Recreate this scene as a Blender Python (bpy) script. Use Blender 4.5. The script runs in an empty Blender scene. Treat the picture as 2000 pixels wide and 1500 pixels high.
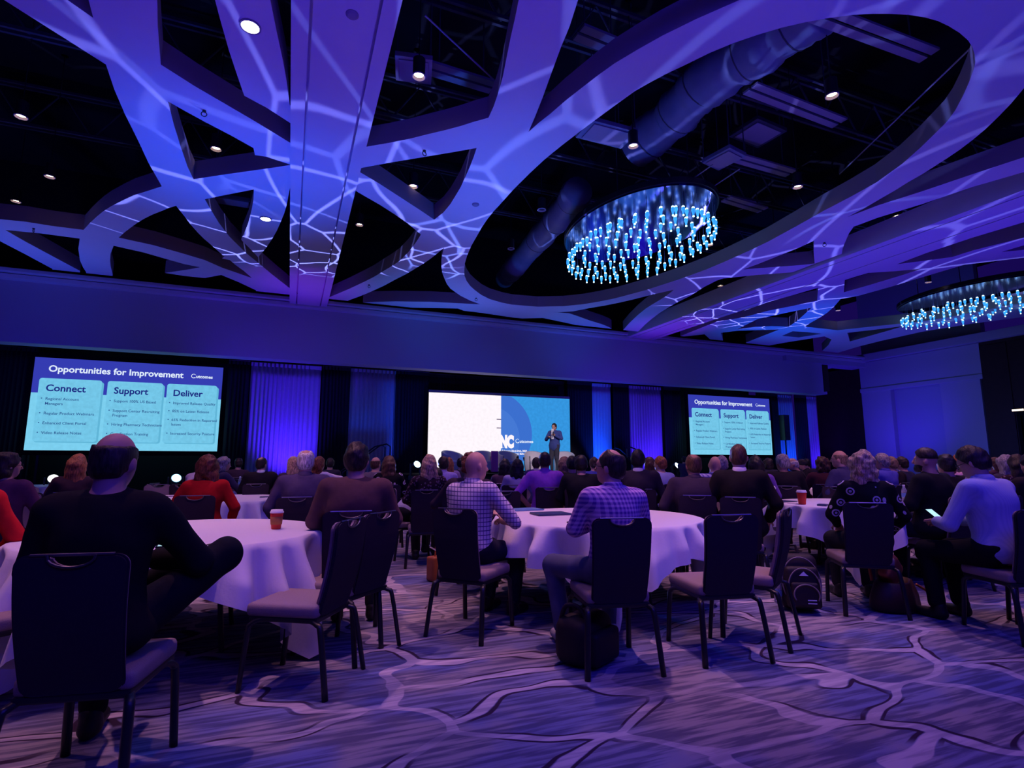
import bpy, math, random
import numpy as np
from mathutils import Vector, Matrix
from mathutils.geometry import delaunay_2d_cdt
SC = bpy.context.scene
COL = SC.collection
random.seed(7); RS = np.random.RandomState(11)
# ------------------------------------------------------------------ camera
FPX = 1065.0; PITCH = math.radians(8.17); YAW = math.radians(22.06); EYE = 1.27
cam = bpy.data.cameras.new('camera'); co = bpy.data.objects.new('camera', cam); COL.objects.link(co)
cam.sensor_width = 36.0; cam.lens = FPX / 2000 * 36; cam.clip_end = 200; cam.clip_start = 0.02
co.location = (0, 0, EYE); co.rotation_euler = (math.pi / 2 + PITCH, 0, -YAW)
SC.camera = co
_F = Vector((math.sin(YAW) * math.cos(PITCH), math.cos(YAW) * math.cos(PITCH), math.sin(PITCH)))
_R = Vector((math.cos(YAW), -math.sin(YAW), 0)); _U = _R.cross(_F)
def ray(px, py): return _F * FPX + _R * (px - 1000) - _U * (py - 750)
def Pz(px, py, z): r = ray(px, py); return Vector((0, 0, EYE)) + r * ((z - EYE) / r.z)
def Py(px, py, y): r = ray(px, py); return Vector((0, 0, EYE)) + r * (y / r.y)
def Px(px, py, x): r = ray(px, py); return Vector((0, 0, EYE)) + r * (x / r.x)
def at(px, d):            # ground point seen in column px (at eye height) at distance d along the view heading
    lat = (px - 1000) / 1075.9 * d
    return Vector((math.sin(YAW) * d + math.cos(YAW) * lat, math.cos(YAW) * d - math.sin(YAW) * lat, 0))
# ------------------------------------------------------------------ colour management, world
SC.view_settings.view_transform = 'Standard'; SC.view_settings.look = 'None'
SC.view_settings.exposure = 0.0; SC.view_settings.gamma = 1.0; SC.view_settings.use_curve_mapping = False
W = bpy.data.worlds.new('blue_ambient_fill'); SC.world = W; W.use_nodes = True
W.node_tree.nodes['Background'].inputs[0].default_value = (0.10, 0.03, 1.0, 1)
W.node_tree.nodes['Background'].inputs[1].default_value = 0.075  # ambient fill added to tint the shade, no fixture behind it
HC = 6.2                  # underside of the cut-out ceiling
# ------------------------------------------------------------------ lights (uplights, moving heads and downlights, plus added fill)
def aim(o, tgt):
    d = Vector(tgt) - o.location; o.rotation_euler = d.to_track_quat('-Z', 'Y').to_euler()
def spot(name, loc, tgt, energy, color, size=60, blend=0.6, rad=0.1):
    L = bpy.data.lights.new(name, 'SPOT'); L.energy = energy; L.color = color
    L.spot_size = math.radians(size); L.spot_blend = blend; L.shadow_soft_size = rad
    o = bpy.data.objects.new(name, L); COL.objects.link(o); o.location = loc; aim(o, tgt); return o
def area(name, loc, tgt, energy, color, sx, sy):
    L = bpy.data.lights.new(name, 'AREA'); L.energy = energy; L.color = color; L.shape = 'RECTANGLE'; L.size = sx; L.size_y = sy
    o = bpy.data.objects.new(name, L); COL.objects.link(o); o.location = loc; aim(o, tgt); return o
def gobo(name, loc, tgt, energy, color, size=70, scale=4.0, width=0.05, off=0.0, rad=0.02):
    o = spot(name, loc, tgt, energy, color, size, 0.25, rad); L = o.data; L.use_nodes = True
    nt = L.node_tree; N = nt.nodes; K = nt.links; em = N['Emission']
    tc = N.new('ShaderNodeTexCoord'); s = N.new('ShaderNodeSeparateXYZ'); K.new(tc.outputs['Normal'], s.inputs[0])
    c = N.new('ShaderNodeCombineXYZ')
    for i in (0, 1):
        m = N.new('ShaderNodeMath'); m.operation = 'DIVIDE'; K.new(s.outputs[i], m.inputs[0]); K.new(s.outputs[2], m.inputs[1])
        a = N.new('ShaderNodeMath'); a.operation = 'ADD'; K.new(m.outputs[0], a.inputs[0]); a.inputs[1].default_value = off; K.new(a.outputs[0], c.inputs[i])
    nz = N.new('ShaderNodeTexNoise'); nz.inputs['Scale'].default_value = 2.2; K.new(c.outputs[0], nz.inputs['Vector'])
    mx = N.new('ShaderNodeMix'); mx.data_type = 'RGBA'; mx.blend_type = 'LINEAR_LIGHT'; mx.inputs[0].default_value = 0.10
    K.new(c.outputs[0], mx.inputs[6]); K.new(nz.outputs['Color'], mx.inputs[7])
    vo = N.new('ShaderNodeTexVoronoi'); vo.voronoi_dimensions = '2D'; vo.feature = 'DISTANCE_TO_EDGE'; vo.inputs['Scale'].default_value = scale
    K.new(mx.outputs[2], vo.inputs['Vector'])
    mr = N.new('ShaderNodeMapRange'); mr.inputs[1].default_value = width * .45; mr.inputs[2].default_value = width; mr.inputs[3].default_value = 1; mr.inputs[4].default_value = 0
    K.new(vo.outputs['Distance'], mr.inputs[0]); K.new(mr.outputs[0], em.inputs['Strength'])
    return o
BLUE = (0.01, 0.09, 1.0); VIO = (0.10, 0.012, 1.0); PUR = (0.30, 0.02, 1.0); MAG = (0.55, 0.03, 0.9); PERI = (0.14, 0.10, 0.9)
# wide violet/blue washes thrown up at the ceiling by unseen spots added mid-room
V1 = (.022, .004, 1.0); B1 = (.004, .10, 1.0); P1 = (.14, .10, .9); M1 = (.20, .008, 1.0); U1 = (.05, .006, 1.0)
def up(n, x, y, e, col, size=110, tx=0, ty=0, z=1.6, bl=1.0): return spot(n, (x, y, z), (x + tx, y + ty, HC), e, col, size, bl, .25)
up('wash_near_left', -2.5, 4.5, 378, V1, 130)
up('wash_near_centre', 2.5, 3.6, 361, V1, 130)
up('wash_near_right', 7.0, 3.2, 343, (.02, .02, 1.0), 135)
up('wash_mid_left', -3.0, 9.5, 229, (.012, .02, 1.0), 100)
up('wash_blue_left', -1.2, 9.8, 855, B1, 75)
up('wash_beam', .4, 8.5, 259, U1, 100)
up('wash_blue_centre', 3.4, 8.8, 836, (.03, .13, 1.0), 85)
up('wash_centre_far', 5.5, 13.0, 388, (.09, .05, .9), 110)
up('wash_oval_right', 10.5, 7.5, 418, (.05, .04, 1.0), 115)
up('wash_far_left', -6.0, 13.6, 543, (.07, .09, .8), 120)
up('wash_magenta_beam', .3, 14.8, 447, M1, 48, 0, .9)
up('wash_right_beam', 13.0, 11.5, 499, U1, 120)
up('wash_right_blue', 16.5, 13.5, 919, B1, 85)
up('wash_right_magenta', 12.7, 14.8, 465, M1, 50, 0, .9)
up('wash_right_near', 14.5, 5.5, 499, U1, 125)
up('wash_blue_front', 9.5, 15.8, 381, (.02, .16, 1.0), 80)
up('wash_blue_front_left', 4.0, 15.6, 381, (.02, .2, 1.0), 80)
up('wash_far_right', 21.0, 13.0, 418, (.06, .05, .9), 115)
# patterned beams from the moving heads beside the stage
gobo('gobo_left', (1.0, 16.2, 1.2), (-.6, 8.0, HC), 6200, (.22, .25, 1.0), 88, 6.0, .036, 3.1)
gobo('gobo_right', (14.6, 16.6, 1.2), (14.2, 9, HC), 6200, (.24, .24, 1.0), 88, 6.0, .036, 8.3)
gobo('gobo_centre', (6.0, 15.8, 1.2), (4.2, 8.0, HC), 4200, (.18, .26, 1.0), 76, 5.0, .036, 14.3)
# bulkhead, side wall and drape uplights
spot('bulkhead_violet', (-1.5, 16.2, 1.5), (-.6, 18, 5.1), 300, (.06, .01, 1), 90, 1, .2)
spot('bulkhead_violet', (11.0, 15.8, 1.5), (11.5, 18, 5.1), 340, (.06, .01, 1), 100, 1, .2)
spot('bulkhead_blue', (5.0, 14.5, 1.5), (5.0, 18, 5.2), 240, (.03, .03, 1), 110, 1, .2)
spot('bulkhead_blue', (-7.0, 14.5, 1.5), (-7.0, 18, 5.2), 220, (.03, .02, 1), 110, 1, .2)
spot('bulkhead_blue', (19.0, 14.5, 1.5), (19.0, 18, 5.2), 300, (.05, .012, 1), 110, 1, .2)
spot('side_wall_violet', (22.8, 15.5, 1.2), (26, 17.0, 4.2), 468, (.05, .012, 1), 110, 1, .2)
spot('side_wall_soft', (21.5, 12.8, 1.2), (26, 14.5, 4.2), 306, (.08, .08, .8), 110, 1, .2)
for x_, c_, e_ in ((-.1, (.06, .012, 1), 110), (2.7, (.005, .07, 1), 100), (12.3, (.005, .07, 1), 120), (14.6, (.06, .012, 1), 80), (22.9, (.005, .07, 1), 60), (24.8, (.06, .012, 1), 50)):
    spot('drape_uplight', (x_, 18.9, .15), (x_, 20.25, 2.9), e_ * 9, c_, 75, 1, .1)
# warm can downlights over the tables (their lamps), and a soft violet fill added behind the viewer
for (x_, y_, e_, w_) in ((-2.6, 3.6, 60, 60), (.9, 2.6, 40, 50), (2.2, 3.4, 80, 50), (4.9, 2.4, 50, 55), (-.9, 4.7, 230, 50), (2.75, 4.7, 250, 52), (6.2, 4.0, 150, 58), (-4.6, 8.4, 130, 75), (-.2, 7.6, 130, 70), (3.6, 7.6, 130, 70), (7.6, 5.6, 130, 70), (-1.5, 11.5, 120, 80), (3.5, 11.0, 130, 80), (8.0, 10.0, 130, 80), (11.5, 8.4, 130, 80), (10.5, 4.6, 120, 75), (14.5, 7.0, 120, 80)):
    spot('can_beam', (x_, y_, 6.12), (x_, y_, 0), e_ * 2.35, (1.0, .45, .60), w_, .6, .06)
area('added_blue_fill', (3, -1.5, 6.0), (4, 5, 0), 380, (.05, .03, 1.0), 9, 3)  # unseen area light, added to bring blue into the foreground
spot('stage_key', (6.5, 8.5, 5.6), (8.9, 17.6, 1.9), 2600, (1, .8, .85), 16, .6, .1)
up('wash_blue_far_left', -6.5, 15.8, 222, (.02, .09, 1.0), 70)
up('wash_left_ribbons', -2.5, 15.2, 152, (.06, .03, 1.0), 95)
for x_, y_, t_ in ((6.0, 2.6, (3.6, 3.2)), (1.0, 5.0, (.5, 2.6)), (8.0, 5.0, (6.4, 4.2))): spot('blue_floor_beam', (x_, y_, 6.1), (t_[0], t_[1], 0), 260, (.06, .16, 1.0), 24, .4, .05)

# ------------------------------------------------------------------ helpers
def tag(o, label=None, cat=None, group=None, kind=None):
    if label: o['label'] = label
    if cat: o['category'] = cat
    if group: o['group'] = group
    if kind: o['kind'] = kind
    return o
def struct(o): o['kind'] = 'structure'; return o
def thing(name, label, cat, loc=(0, 0, 0), rz=0.0, group=None):
    o = bpy.data.objects.new(name, None); COL.objects.link(o); o.empty_display_size = .1
    o.location = loc; o.rotation_euler = (0, 0, rz); return tag(o, label, cat, group)
def link(name, me, mat=None, parent=None, loc=None, rot=None, label=None):
    o = bpy.data.objects.new(name, me); COL.objects.link(o)
    if mat is not None:
        if not me.materials: me.materials.append(mat)
    if parent: o.parent = parent
    if loc is not None: o.location = loc
    if rot is not None: o.rotation_euler = rot
    if label: o['label'] = label
    return o
def copy_tree(root, loc, rz, label, group=None, matmap=None):
    r = root.copy(); COL.objects.link(r); r.location = loc; r.rotation_euler = (0, 0, rz)
    r['label'] = label
    if group: r['group'] = group
    for ch in list(root.children):
        c = ch.copy(); COL.objects.link(c); c.parent = r
        if matmap and c.type == 'MESH' and c.data.materials and c.data.materials[0].name in matmap:
            c.material_slots[0].link = 'OBJECT'; c.material_slots[0].material = matmap[c.data.materials[0].name]
        for g in list(ch.children):
            d = g.copy(); COL.objects.link(d); d.parent = c
    return r
class MB:
    def __init__(s): s.v = []; s.f = []
    def add(s, v, f):
        n = len(s.v); s.v += [tuple(p) for p in v]; s.f += [tuple(i + n for i in q) for q in f]
    def box(s, c, d, M=None):
        x, y, z = (k / 2 for k in d)
        P = [Vector((a * x, b * y, e * z)) for a in (-1, 1) for b in (-1, 1) for e in (-1, 1)]
        if M is not None: P = [M @ p for p in P]
        P = [p + Vector(c) for p in P]
        s.add(P, [(0, 1, 3, 2), (4, 6, 7, 5), (0, 4, 5, 1), (2, 3, 7, 6), (0, 2, 6, 4), (1, 5, 7, 3)]); return s
    def tube(s, pts, r, n=10, cap=True, flat=1.0):
        pts = [Vector(p) for p in pts]; rings = []; m = len(pts)
        rr = r if isinstance(r, (list, tuple)) else [r] * m
        ref = Vector((0, 0, 1)); t0 = (pts[1] - pts[0]).normalized()
        if abs(t0.dot(ref)) > .9: ref = Vector((1, 0, 0))
        for i, p in enumerate(pts):
            t = (pts[min(i + 1, m - 1)] - pts[max(i - 1, 0)]).normalized()
            a = ref - t * ref.dot(t); a.normalize(); ref = a; b = t.cross(a)
            rings.append([p + (a * math.cos(k * 2 * math.pi / n) + b * math.sin(k * 2 * math.pi / n) * flat) * rr[i] for k in range(n)])
        v = [q for g in rings for q in g]; f = []
        for i in range(m - 1):
            for k in range(n): f.append((i * n + k, i * n + (k + 1) % n, (i + 1) * n + (k + 1) % n, (i + 1) * n + k))
        if cap: f.append(tuple(range(n))[::-1]); f.append(tuple((m - 1) * n + k for k in range(n)))
        s.add(v, f); return s
    def lathe(s, prof, n=20, c=(0, 0, 0), cap=True):
        c = Vector(c); v = []; f = []; m = len(prof)
        for r, z in prof: v += [c + Vector((r * math.cos(k * 2 * math.pi / n), r * math.sin(k * 2 * math.pi / n), z)) for k in range(n)]
        for i in range(m - 1):
            for k in range(n): f.append((i * n + k, i * n + (k + 1) % n, (i + 1) * n + (k + 1) % n, (i + 1) * n + k))
        if cap and prof[0][0] > 1e-5: f.append(tuple(range(n))[::-1])
        if cap and prof[-1][0] > 1e-5: f.append(tuple((m - 1) * n + k for k in range(n)))
        s.add(v, f); return s
    def prism(s, poly, z0, z1):
        n = len(poly); v = [(p[0], p[1], z0) for p in poly] + [(p[0], p[1], z1) for p in poly]
        s.add(v, [tuple(range(n))[::-1], tuple(range(n, 2 * n))] + [(i, (i + 1) % n, n + (i + 1) % n, n + i) for i in range(n)]); return s
    def mesh(s, name, smooth=False, bev=0, seg=2):
        me = bpy.data.meshes.new(name); me.from_pydata([tuple(p) for p in s.v], [], s.f); me.update()
        if bev:
            import bmesh
            b = bmesh.new(); b.from_mesh(me); bmesh.ops.recalc_face_normals(b, faces=b.faces)
            es = [e for e in b.edges if len(e.link_faces) == 2 and e.calc_face_angle(0) > .6]
            bmesh.ops.bevel(b, geom=es, offset=bev, segments=seg, affect='EDGES', profile=.6); b.to_mesh(me); b.free()
        if smooth:
            me.polygons.foreach_set('use_smooth', [True] * len(me.polygons))
        return me
    def obj(s, name, mat, parent=None, smooth=False, bev=0, seg=2, **k):
        me = s.mesh(name, smooth, bev, seg); return link(name, me, mat, parent, **k)
# ------------------------------------------------------------------ materials
def principled(name):
    m = bpy.data.materials.new(name); m.use_nodes = True; return m, m.node_tree.nodes['Principled BSDF'], m.node_tree
def mat(name, col, rough=.6, var=.12, scale=30, spec=.3, metal=0, bump=0, sheen=0, trans=0, emis=None, es=0):
    m, b, nt = principled(name); N = nt.nodes; K = nt.links
    tc = N.new('ShaderNodeTexCoord'); nz = N.new('ShaderNodeTexNoise'); nz.inputs['Scale'].default_value = scale; nz.inputs['Detail'].default_value = 4
    K.new(tc.outputs['Object'], nz.inputs['Vector'])
    mx = N.new('ShaderNodeMix'); mx.data_type = 'RGBA'; K.new(nz.outputs['Fac'], mx.inputs[0])
    mx.inputs[6].default_value = tuple(c * (1 - var) for c in col) + (1,); mx.inputs[7].default_value = tuple(min(1, c * (1 + var)) for c in col) + (1,)
    K.new(mx.outputs[2], b.inputs['Base Color']); b.inputs['Roughness'].default_value = rough; b.inputs['Specular IOR Level'].default_value = spec; b.inputs['Metallic'].default_value = metal
    if sheen: b.inputs['Sheen Weight'].default_value = sheen
    if trans: b.inputs['Transmission Weight'].default_value = trans
    if emis: b.inputs['Emission Color'].default_value = emis + (1,); b.inputs['Emission Strength'].default_value = es
    if bump:
        bp = N.new('ShaderNodeBump'); bp.inputs['Strength'].default_value = bump; bp.inputs['Distance'].default_value = .01; K.new(nz.outputs['Fac'], bp.inputs['Height']); K.new(bp.outputs[0], b.inputs['Normal'])
    return m
def emit(name, col, s, grain=0.0):
    m = bpy.data.materials.new(name); m.use_nodes = True; nt = m.node_tree; N = nt.nodes; N.remove(N['Principled BSDF'])
    e = N.new('ShaderNodeEmission'); e.inputs[0].default_value = col + (1,); e.inputs[1].default_value = s
    if grain:
        tc = N.new('ShaderNodeTexCoord'); nz = N.new('ShaderNodeTexNoise'); nz.inputs['Scale'].default_value = 9; nz.inputs['Detail'].default_value = 8; nt.links.new(tc.outputs['Object'], nz.inputs['Vector'])
        mr = N.new('ShaderNodeMapRange'); mr.inputs[1].default_value = .3; mr.inputs[2].default_value = .7; mr.inputs[3].default_value = s * (1 - grain); mr.inputs[4].default_value = s * (1 + grain)
        nt.links.new(nz.outputs['Fac'], mr.inputs[0]); nt.links.new(mr.outputs[0], e.inputs[1])
    nt.links.new(e.outputs[0], N['Material Output'].inputs[0]); return m
def math_node(nt, op, a, b=None, c=None):
    n = nt.nodes.new('ShaderNodeMath'); n.operation = op
    for i, x in enumerate((a, b, c)):
        if x is None: continue
        if isinstance(x, (int, float)): n.inputs[i].default_value = x
        else: nt.links.new(x, n.inputs[i])
    return n.outputs[0]
def mix_node(nt, fac, a, b):
    n = nt.nodes.new('ShaderNodeMix'); n.data_type = 'RGBA'
    for i, x in ((0, fac), (6, a), (7, b)):
        if isinstance(x, (int, float)): n.inputs[i].default_value = x
        elif isinstance(x, tuple): n.inputs[i].default_value = x + (1,)
        else: nt.links.new(x, n.inputs[i])
    return n.outputs[2]
def smoothstep(nt, x, lo, hi, a=0.0, b=1.0):
    n = nt.nodes.new('ShaderNodeMapRange'); n.interpolation_type = 'SMOOTHSTEP'; nt.links.new(x, n.inputs[0])
    n.inputs[1].default_value = lo; n.inputs[2].default_value = hi; n.inputs[3].default_value = a; n.inputs[4].default_value = b; return n.outputs[0]
def carpet_mat():
    m, b, nt = principled('patterned_carpet'); N = nt.nodes; K = nt.links
    tc = N.new('ShaderNodeTexCoord')
    mp = N.new('ShaderNodeMapping'); K.new(tc.outputs['Object'], mp.inputs[0]); mp.inputs['Rotation'].default_value = (0, 0, math.radians(-28)); mp.inputs['Scale'].default_value = (.62, 1.0, 1)
    wn = N.new('ShaderNodeTexNoise'); wn.inputs['Scale'].default_value = 1.6; K.new(mp.outputs[0], wn.inputs['Vector'])
    wv = N.new('ShaderNodeMix'); wv.data_type = 'RGBA'; wv.blend_type = 'LINEAR_LIGHT'; wv.inputs[0].default_value = .34; K.new(mp.outputs[0], wv.inputs[6]); K.new(wn.outputs['Color'], wv.inputs[7])
    vo = N.new('ShaderNodeTexVoronoi'); vo.voronoi_dimensions = '2D'; vo.feature = 'DISTANCE_TO_EDGE'; vo.inputs['Scale'].default_value = 1.75; K.new(wv.outputs[2], vo.inputs['Vector'])
    vc = N.new('ShaderNodeTexVoronoi'); vc.voronoi_dimensions = '2D'; vc.inputs['Scale'].default_value = 1.75; K.new(wv.outputs[2], vc.inputs['Vector'])
    sx = N.new('ShaderNodeSeparateColor'); K.new(vc.outputs['Color'], sx.inputs[0])
    # fine streaks running one way
    m2 = N.new('ShaderNodeMapping'); K.new(tc.outputs['Object'], m2.inputs[0]); m2.inputs['Rotation'].default_value = (0, 0, math.radians(12)); m2.inputs['Scale'].default_value = (2.4, 26, 1)
    st = N.new('ShaderNodeTexNoise'); st.inputs['Scale'].default_value = 1; st.inputs['Detail'].default_value = 6; K.new(m2.outputs[0], st.inputs['Vector'])
    m3 = N.new('ShaderNodeMapping'); K.new(tc.outputs['Object'], m3.inputs[0]); m3.inputs['Scale'].default_value = (.9, 1.1, 1)
    pn = N.new('ShaderNodeTexNoise'); pn.inputs['Scale'].default_value = 1.3; pn.inputs['Detail'].default_value = 3; K.new(m3.outputs[0], pn.inputs['Vector'])
    s1 = smoothstep(nt, st.outputs['Fac'], .40, .60)
    cellc = mix_node(nt, smoothstep(nt, pn.outputs['Fac'], .42, .56), (.26, .23, .27), (.10, .125, .33))
    cellc = mix_node(nt, math_node(nt, 'MULTIPLY', sx.outputs[0], .45), cellc, (.36, .31, .31))
    cellc = mix_node(nt, math_node(nt, 'MULTIPLY', s1, .75), cellc, (.050, .05, .12))
    band = smoothstep(nt, vo.outputs['Distance'], .045, .055, 1, 0)
    bandc = mix_node(nt, s1, (.50, .43, .48), (.34, .30, .37))
    bm = smoothstep(nt, pn.outputs['Fac'], .30, .55, .15, .85)
    col = mix_node(nt, math_node(nt, 'MULTIPLY', band, bm), cellc, bandc)
    l1 = smoothstep(nt, vo.outputs['Distance'], .052, .060); l2 = smoothstep(nt, vo.outputs['Distance'], .082, .090, 1, 0)
    ln = N.new('ShaderNodeTexNoise'); ln.inputs['Scale'].default_value = 1.1; K.new(tc.outputs['Object'], ln.inputs['Vector'])
    lm = smoothstep(nt, ln.outputs['Fac'], .47, .53)
    line = math_node(nt, 'MULTIPLY', math_node(nt, 'MULTIPLY', l1, l2), lm)
    col = mix_node(nt, line, col, (.035, .02, .045))
    K.new(col, b.inputs['Base Color']); b.inputs['Roughness'].default_value = .95; b.inputs['Specular IOR Level'].default_value = .05
    fn = N.new('ShaderNodeTexNoise'); fn.inputs['Scale'].default_value = 260; K.new(tc.outputs['Object'], fn.inputs['Vector'])
    bp = N.new('ShaderNodeBump'); bp.inputs['Strength'].default_value = .5; bp.inputs['Distance'].default_value = .004; K.new(fn.outputs['Fac'], bp.inputs['Height']); K.new(bp.outputs[0], b.inputs['Normal'])
    return m
M = {}
M['carpet'] = carpet_mat()
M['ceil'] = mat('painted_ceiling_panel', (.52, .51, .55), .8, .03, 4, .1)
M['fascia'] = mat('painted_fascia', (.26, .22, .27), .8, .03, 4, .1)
M['wall'] = mat('pale_wall_covering', (.40, .39, .46), .85, .08, 60, .1)
M['walldark'] = mat('recessed_wall_panel', (.34, .36, .44), .9, .12, 160, .1)
M['wood'] = mat('dark_wood_panel', (.035, .012, .012), .5, .4, 6, .3)
M['black'] = mat('matte_black', (.006, .006, .008), .8, .2, 10, .1)
M['deck'] = mat('black_roof_deck', (.008, .008, .010), .95, .3, 3, .05)
M['steel'] = mat('dusty_painted_steel', (.05, .05, .07), .7, .3, 8, .2)
M['duct'] = mat('duct_wrap', (.15, .17, .24), .5, .3, 3, .3, bump=1.0)
M['metalblk'] = mat('black_powder_coat', (.012, .012, .016), .35, .1, 20, .5)
M['chairback'] = mat('dark_plum_vinyl', (.032, .022, .034), .7, .2, 80, .15)
M['fabric'] = mat('taupe_seat_fabric', (.30, .22, .23), .9, .25, 300, .1, bump=.3)
M['fabricd'] = mat('shaded_grey_seat_fabric', (.16, .12, .15), .9, .25, 300, .1, bump=.3)
M['chrome'] = mat('brushed_handle_metal', (.22, .20, .24), .35, .05, 20, .5, metal=1)
M['cloth'] = mat('white_table_linen', (.80, .76, .80), .85, .03, 60, .15, bump=.1, sheen=.2)
M['woodtop'] = mat('plywood_table_board', (.30, .2, .13), .7, .2, 8, .2)
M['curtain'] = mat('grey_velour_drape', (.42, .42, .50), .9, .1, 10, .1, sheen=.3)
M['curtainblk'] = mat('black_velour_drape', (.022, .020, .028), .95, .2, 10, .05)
M['white'] = mat('white_plastic', (.8, .8, .82), .4, .03, 10, .4)
M['paper'] = mat('white_paper', (.78, .76, .80), .8, .04, 20, .2)
M['red'] = mat('red_paper_cup', (.75, .04, .02), .5, .1, 10, .4)
M['kraft'] = mat('brown_cardboard_sleeve', (.42, .16, .06), .8, .15, 40, .2)
M['navy'] = mat('navy_folder', (.03, .045, .12), .4, .1, 20, .5)
M['lblue'] = mat('blue_printed_cover', (.12, .25, .5), .4, .3, 12, .5)
M['skin'] = mat('fair_skin', (.55, .30, .23), .55, .08, 40, .35)
M['skind'] = mat('tanned_skin', (.36, .17, .12), .55, .08, 40, .35)
M['skinb'] = mat('brown_skin', (.13, .06, .04), .5, .08, 40, .35)
M['can'] = M['metalblk']
M['lens'] = emit('warm_lamp_lens', (1.0, .74, .52), 14)
M['lensdim'] = emit('dim_warm_lamp_lens', (1.0, .74, .52), 3)
M['leather'] = mat('tan_leather', (.40, .11, .04), .5, .25, 14, .35)
M['beige'] = mat('cream_upholstery', (.62, .58, .60), .8, .05, 50, .2)
# ------------------------------------------------------------------ floor, walls, deck
XL, XR, YB, YF = -16.0, 25.9, -6.0, 20.6
m = MB(); m.box(((XL + XR) / 2, (YB + YF) / 2, -.05), (XR - XL + 2, YF - YB + 2, .1)); struct(m.obj('floor', M['carpet']))
m = MB(); m.box(((XL + XR) / 2, (YB + YF) / 2, 9.6), (XR - XL + 2, YF - YB + 2, .1)); struct(m.obj('ceiling', M['deck']))
m = MB(); m.box((2.6, YF + .15, 4.8), (37, .3, 9.6)); struct(m.obj('wall_front', M['black']))
# bulkhead above the stage opening, with its cornice
m = MB(); m.box((3.0, 18.25, 5.30), (40.15, .5, 1.78)); struct(m.obj('wall_bulkhead', M['wall'], bev=.01))
m = MB(); m.box((3, 18.4, 7.9), (40, .2, 3.4)); struct(m.obj('wall_plenum', M['deck']))
m = MB(); m.box((4.4, 17.82, 6.27), (43, .40, .10)); struct(m.obj('trim_1', M['ceil'], bev=.015))
m = MB(); m.box((4.4, 17.9, 6.14), (43, .24, .13)); struct(m.obj('trim_2', M['ceil'], bev=.02))
# right wall: pilaster, recessed panel, cornice
Y0, Y1 = 13.15, 18.0
m = MB()
m.box((XR + .35, 15.6, 4.8), (.3, 5.1, 9.6))
struct(m.obj('wall_right', M['walldark']))
m = MB(); m.box((XR + .10, 15.6, 5.42), (.35, 5.1, 1.35)); struct(m.obj('trim_3', M['wall'], bev=.02))
m = MB(); m.box((XR - .02, 15.6, 4.72), (.22, 5.14, .20)); struct(m.obj('trim_4', M['wall'], bev=.03))
m = MB(); m.box((XR + .10, 17.45, 2.3), (.35, 1.4, 4.7)); m.box((XR + .10, 13.9, 2.3), (.35, 1.5, 4.7)); struct(m.obj('trim_5', M['wall'], bev=.01))
m = MB(); m.box((XR - .05, 8.5, 6.28), (.6, 24, .35)); m.box((XR + .15, 8.5, 6.05), (.3, 24, .25)); struct(m.obj('trim_6', M['wall'], bev=.02))
m = MB(); m.box((XR + .2, 6.0, 3.1), (.5, 14.2, 6.0))
for k in range(12): m.box((XR - .07, 12.6 - k * 1.15, 3.0), (.03, .9, 5.9))
struct(m.obj('wall_side', M['wood'], bev=.01))
m = MB(); m.box((XR - .12, 11.35, 1.5), (.06, 1.1, 3.0)); m.box((XR - .12, 12.0, 1.5), (.12, .12, 3.15)); m.box((XR - .12, 10.7, 1.5), (.12, .12, 3.15)); m.box((XR - .12, 11.35, 3.1), (.12, 1.4, .14))
struct(m.obj('door_1', M['black'], bev=.01))
t = thing('exit_light', 'small pale light fitting above the dark door on the right wood wall', 'light', (XR - .12, 12.0, 3.2)); m = MB(); m.box((0, 0, .05), (.08, .4, .1)); m.obj('housing', M['metalblk'], t); m = MB(); m.box((-.045, 0, .05), (.01, .36, .07)); m.obj('lens', M['lensdim'], t)
m = MB(); m.box((XR + .2, 19.4, 3.2), (.4, 2.6, 6.2)); struct(m.obj('wall_corner', M['wood'], bev=.01))
m = MB(); m.box((23.35, 18.6, 5.45), (.35, 1.1, 1.7)); struct(m.obj('trim_7', M['wood']))
m = MB(); m.box((24.0, 18.9, 5.4), (.25, .5, 1.7)); struct(m.obj('trim_8', M['wall']))
m = MB(); m.box((23.6, 18.2, 6.0), (6, .8, .3)); struct(m.obj('trim_9', M['wall']))
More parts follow.
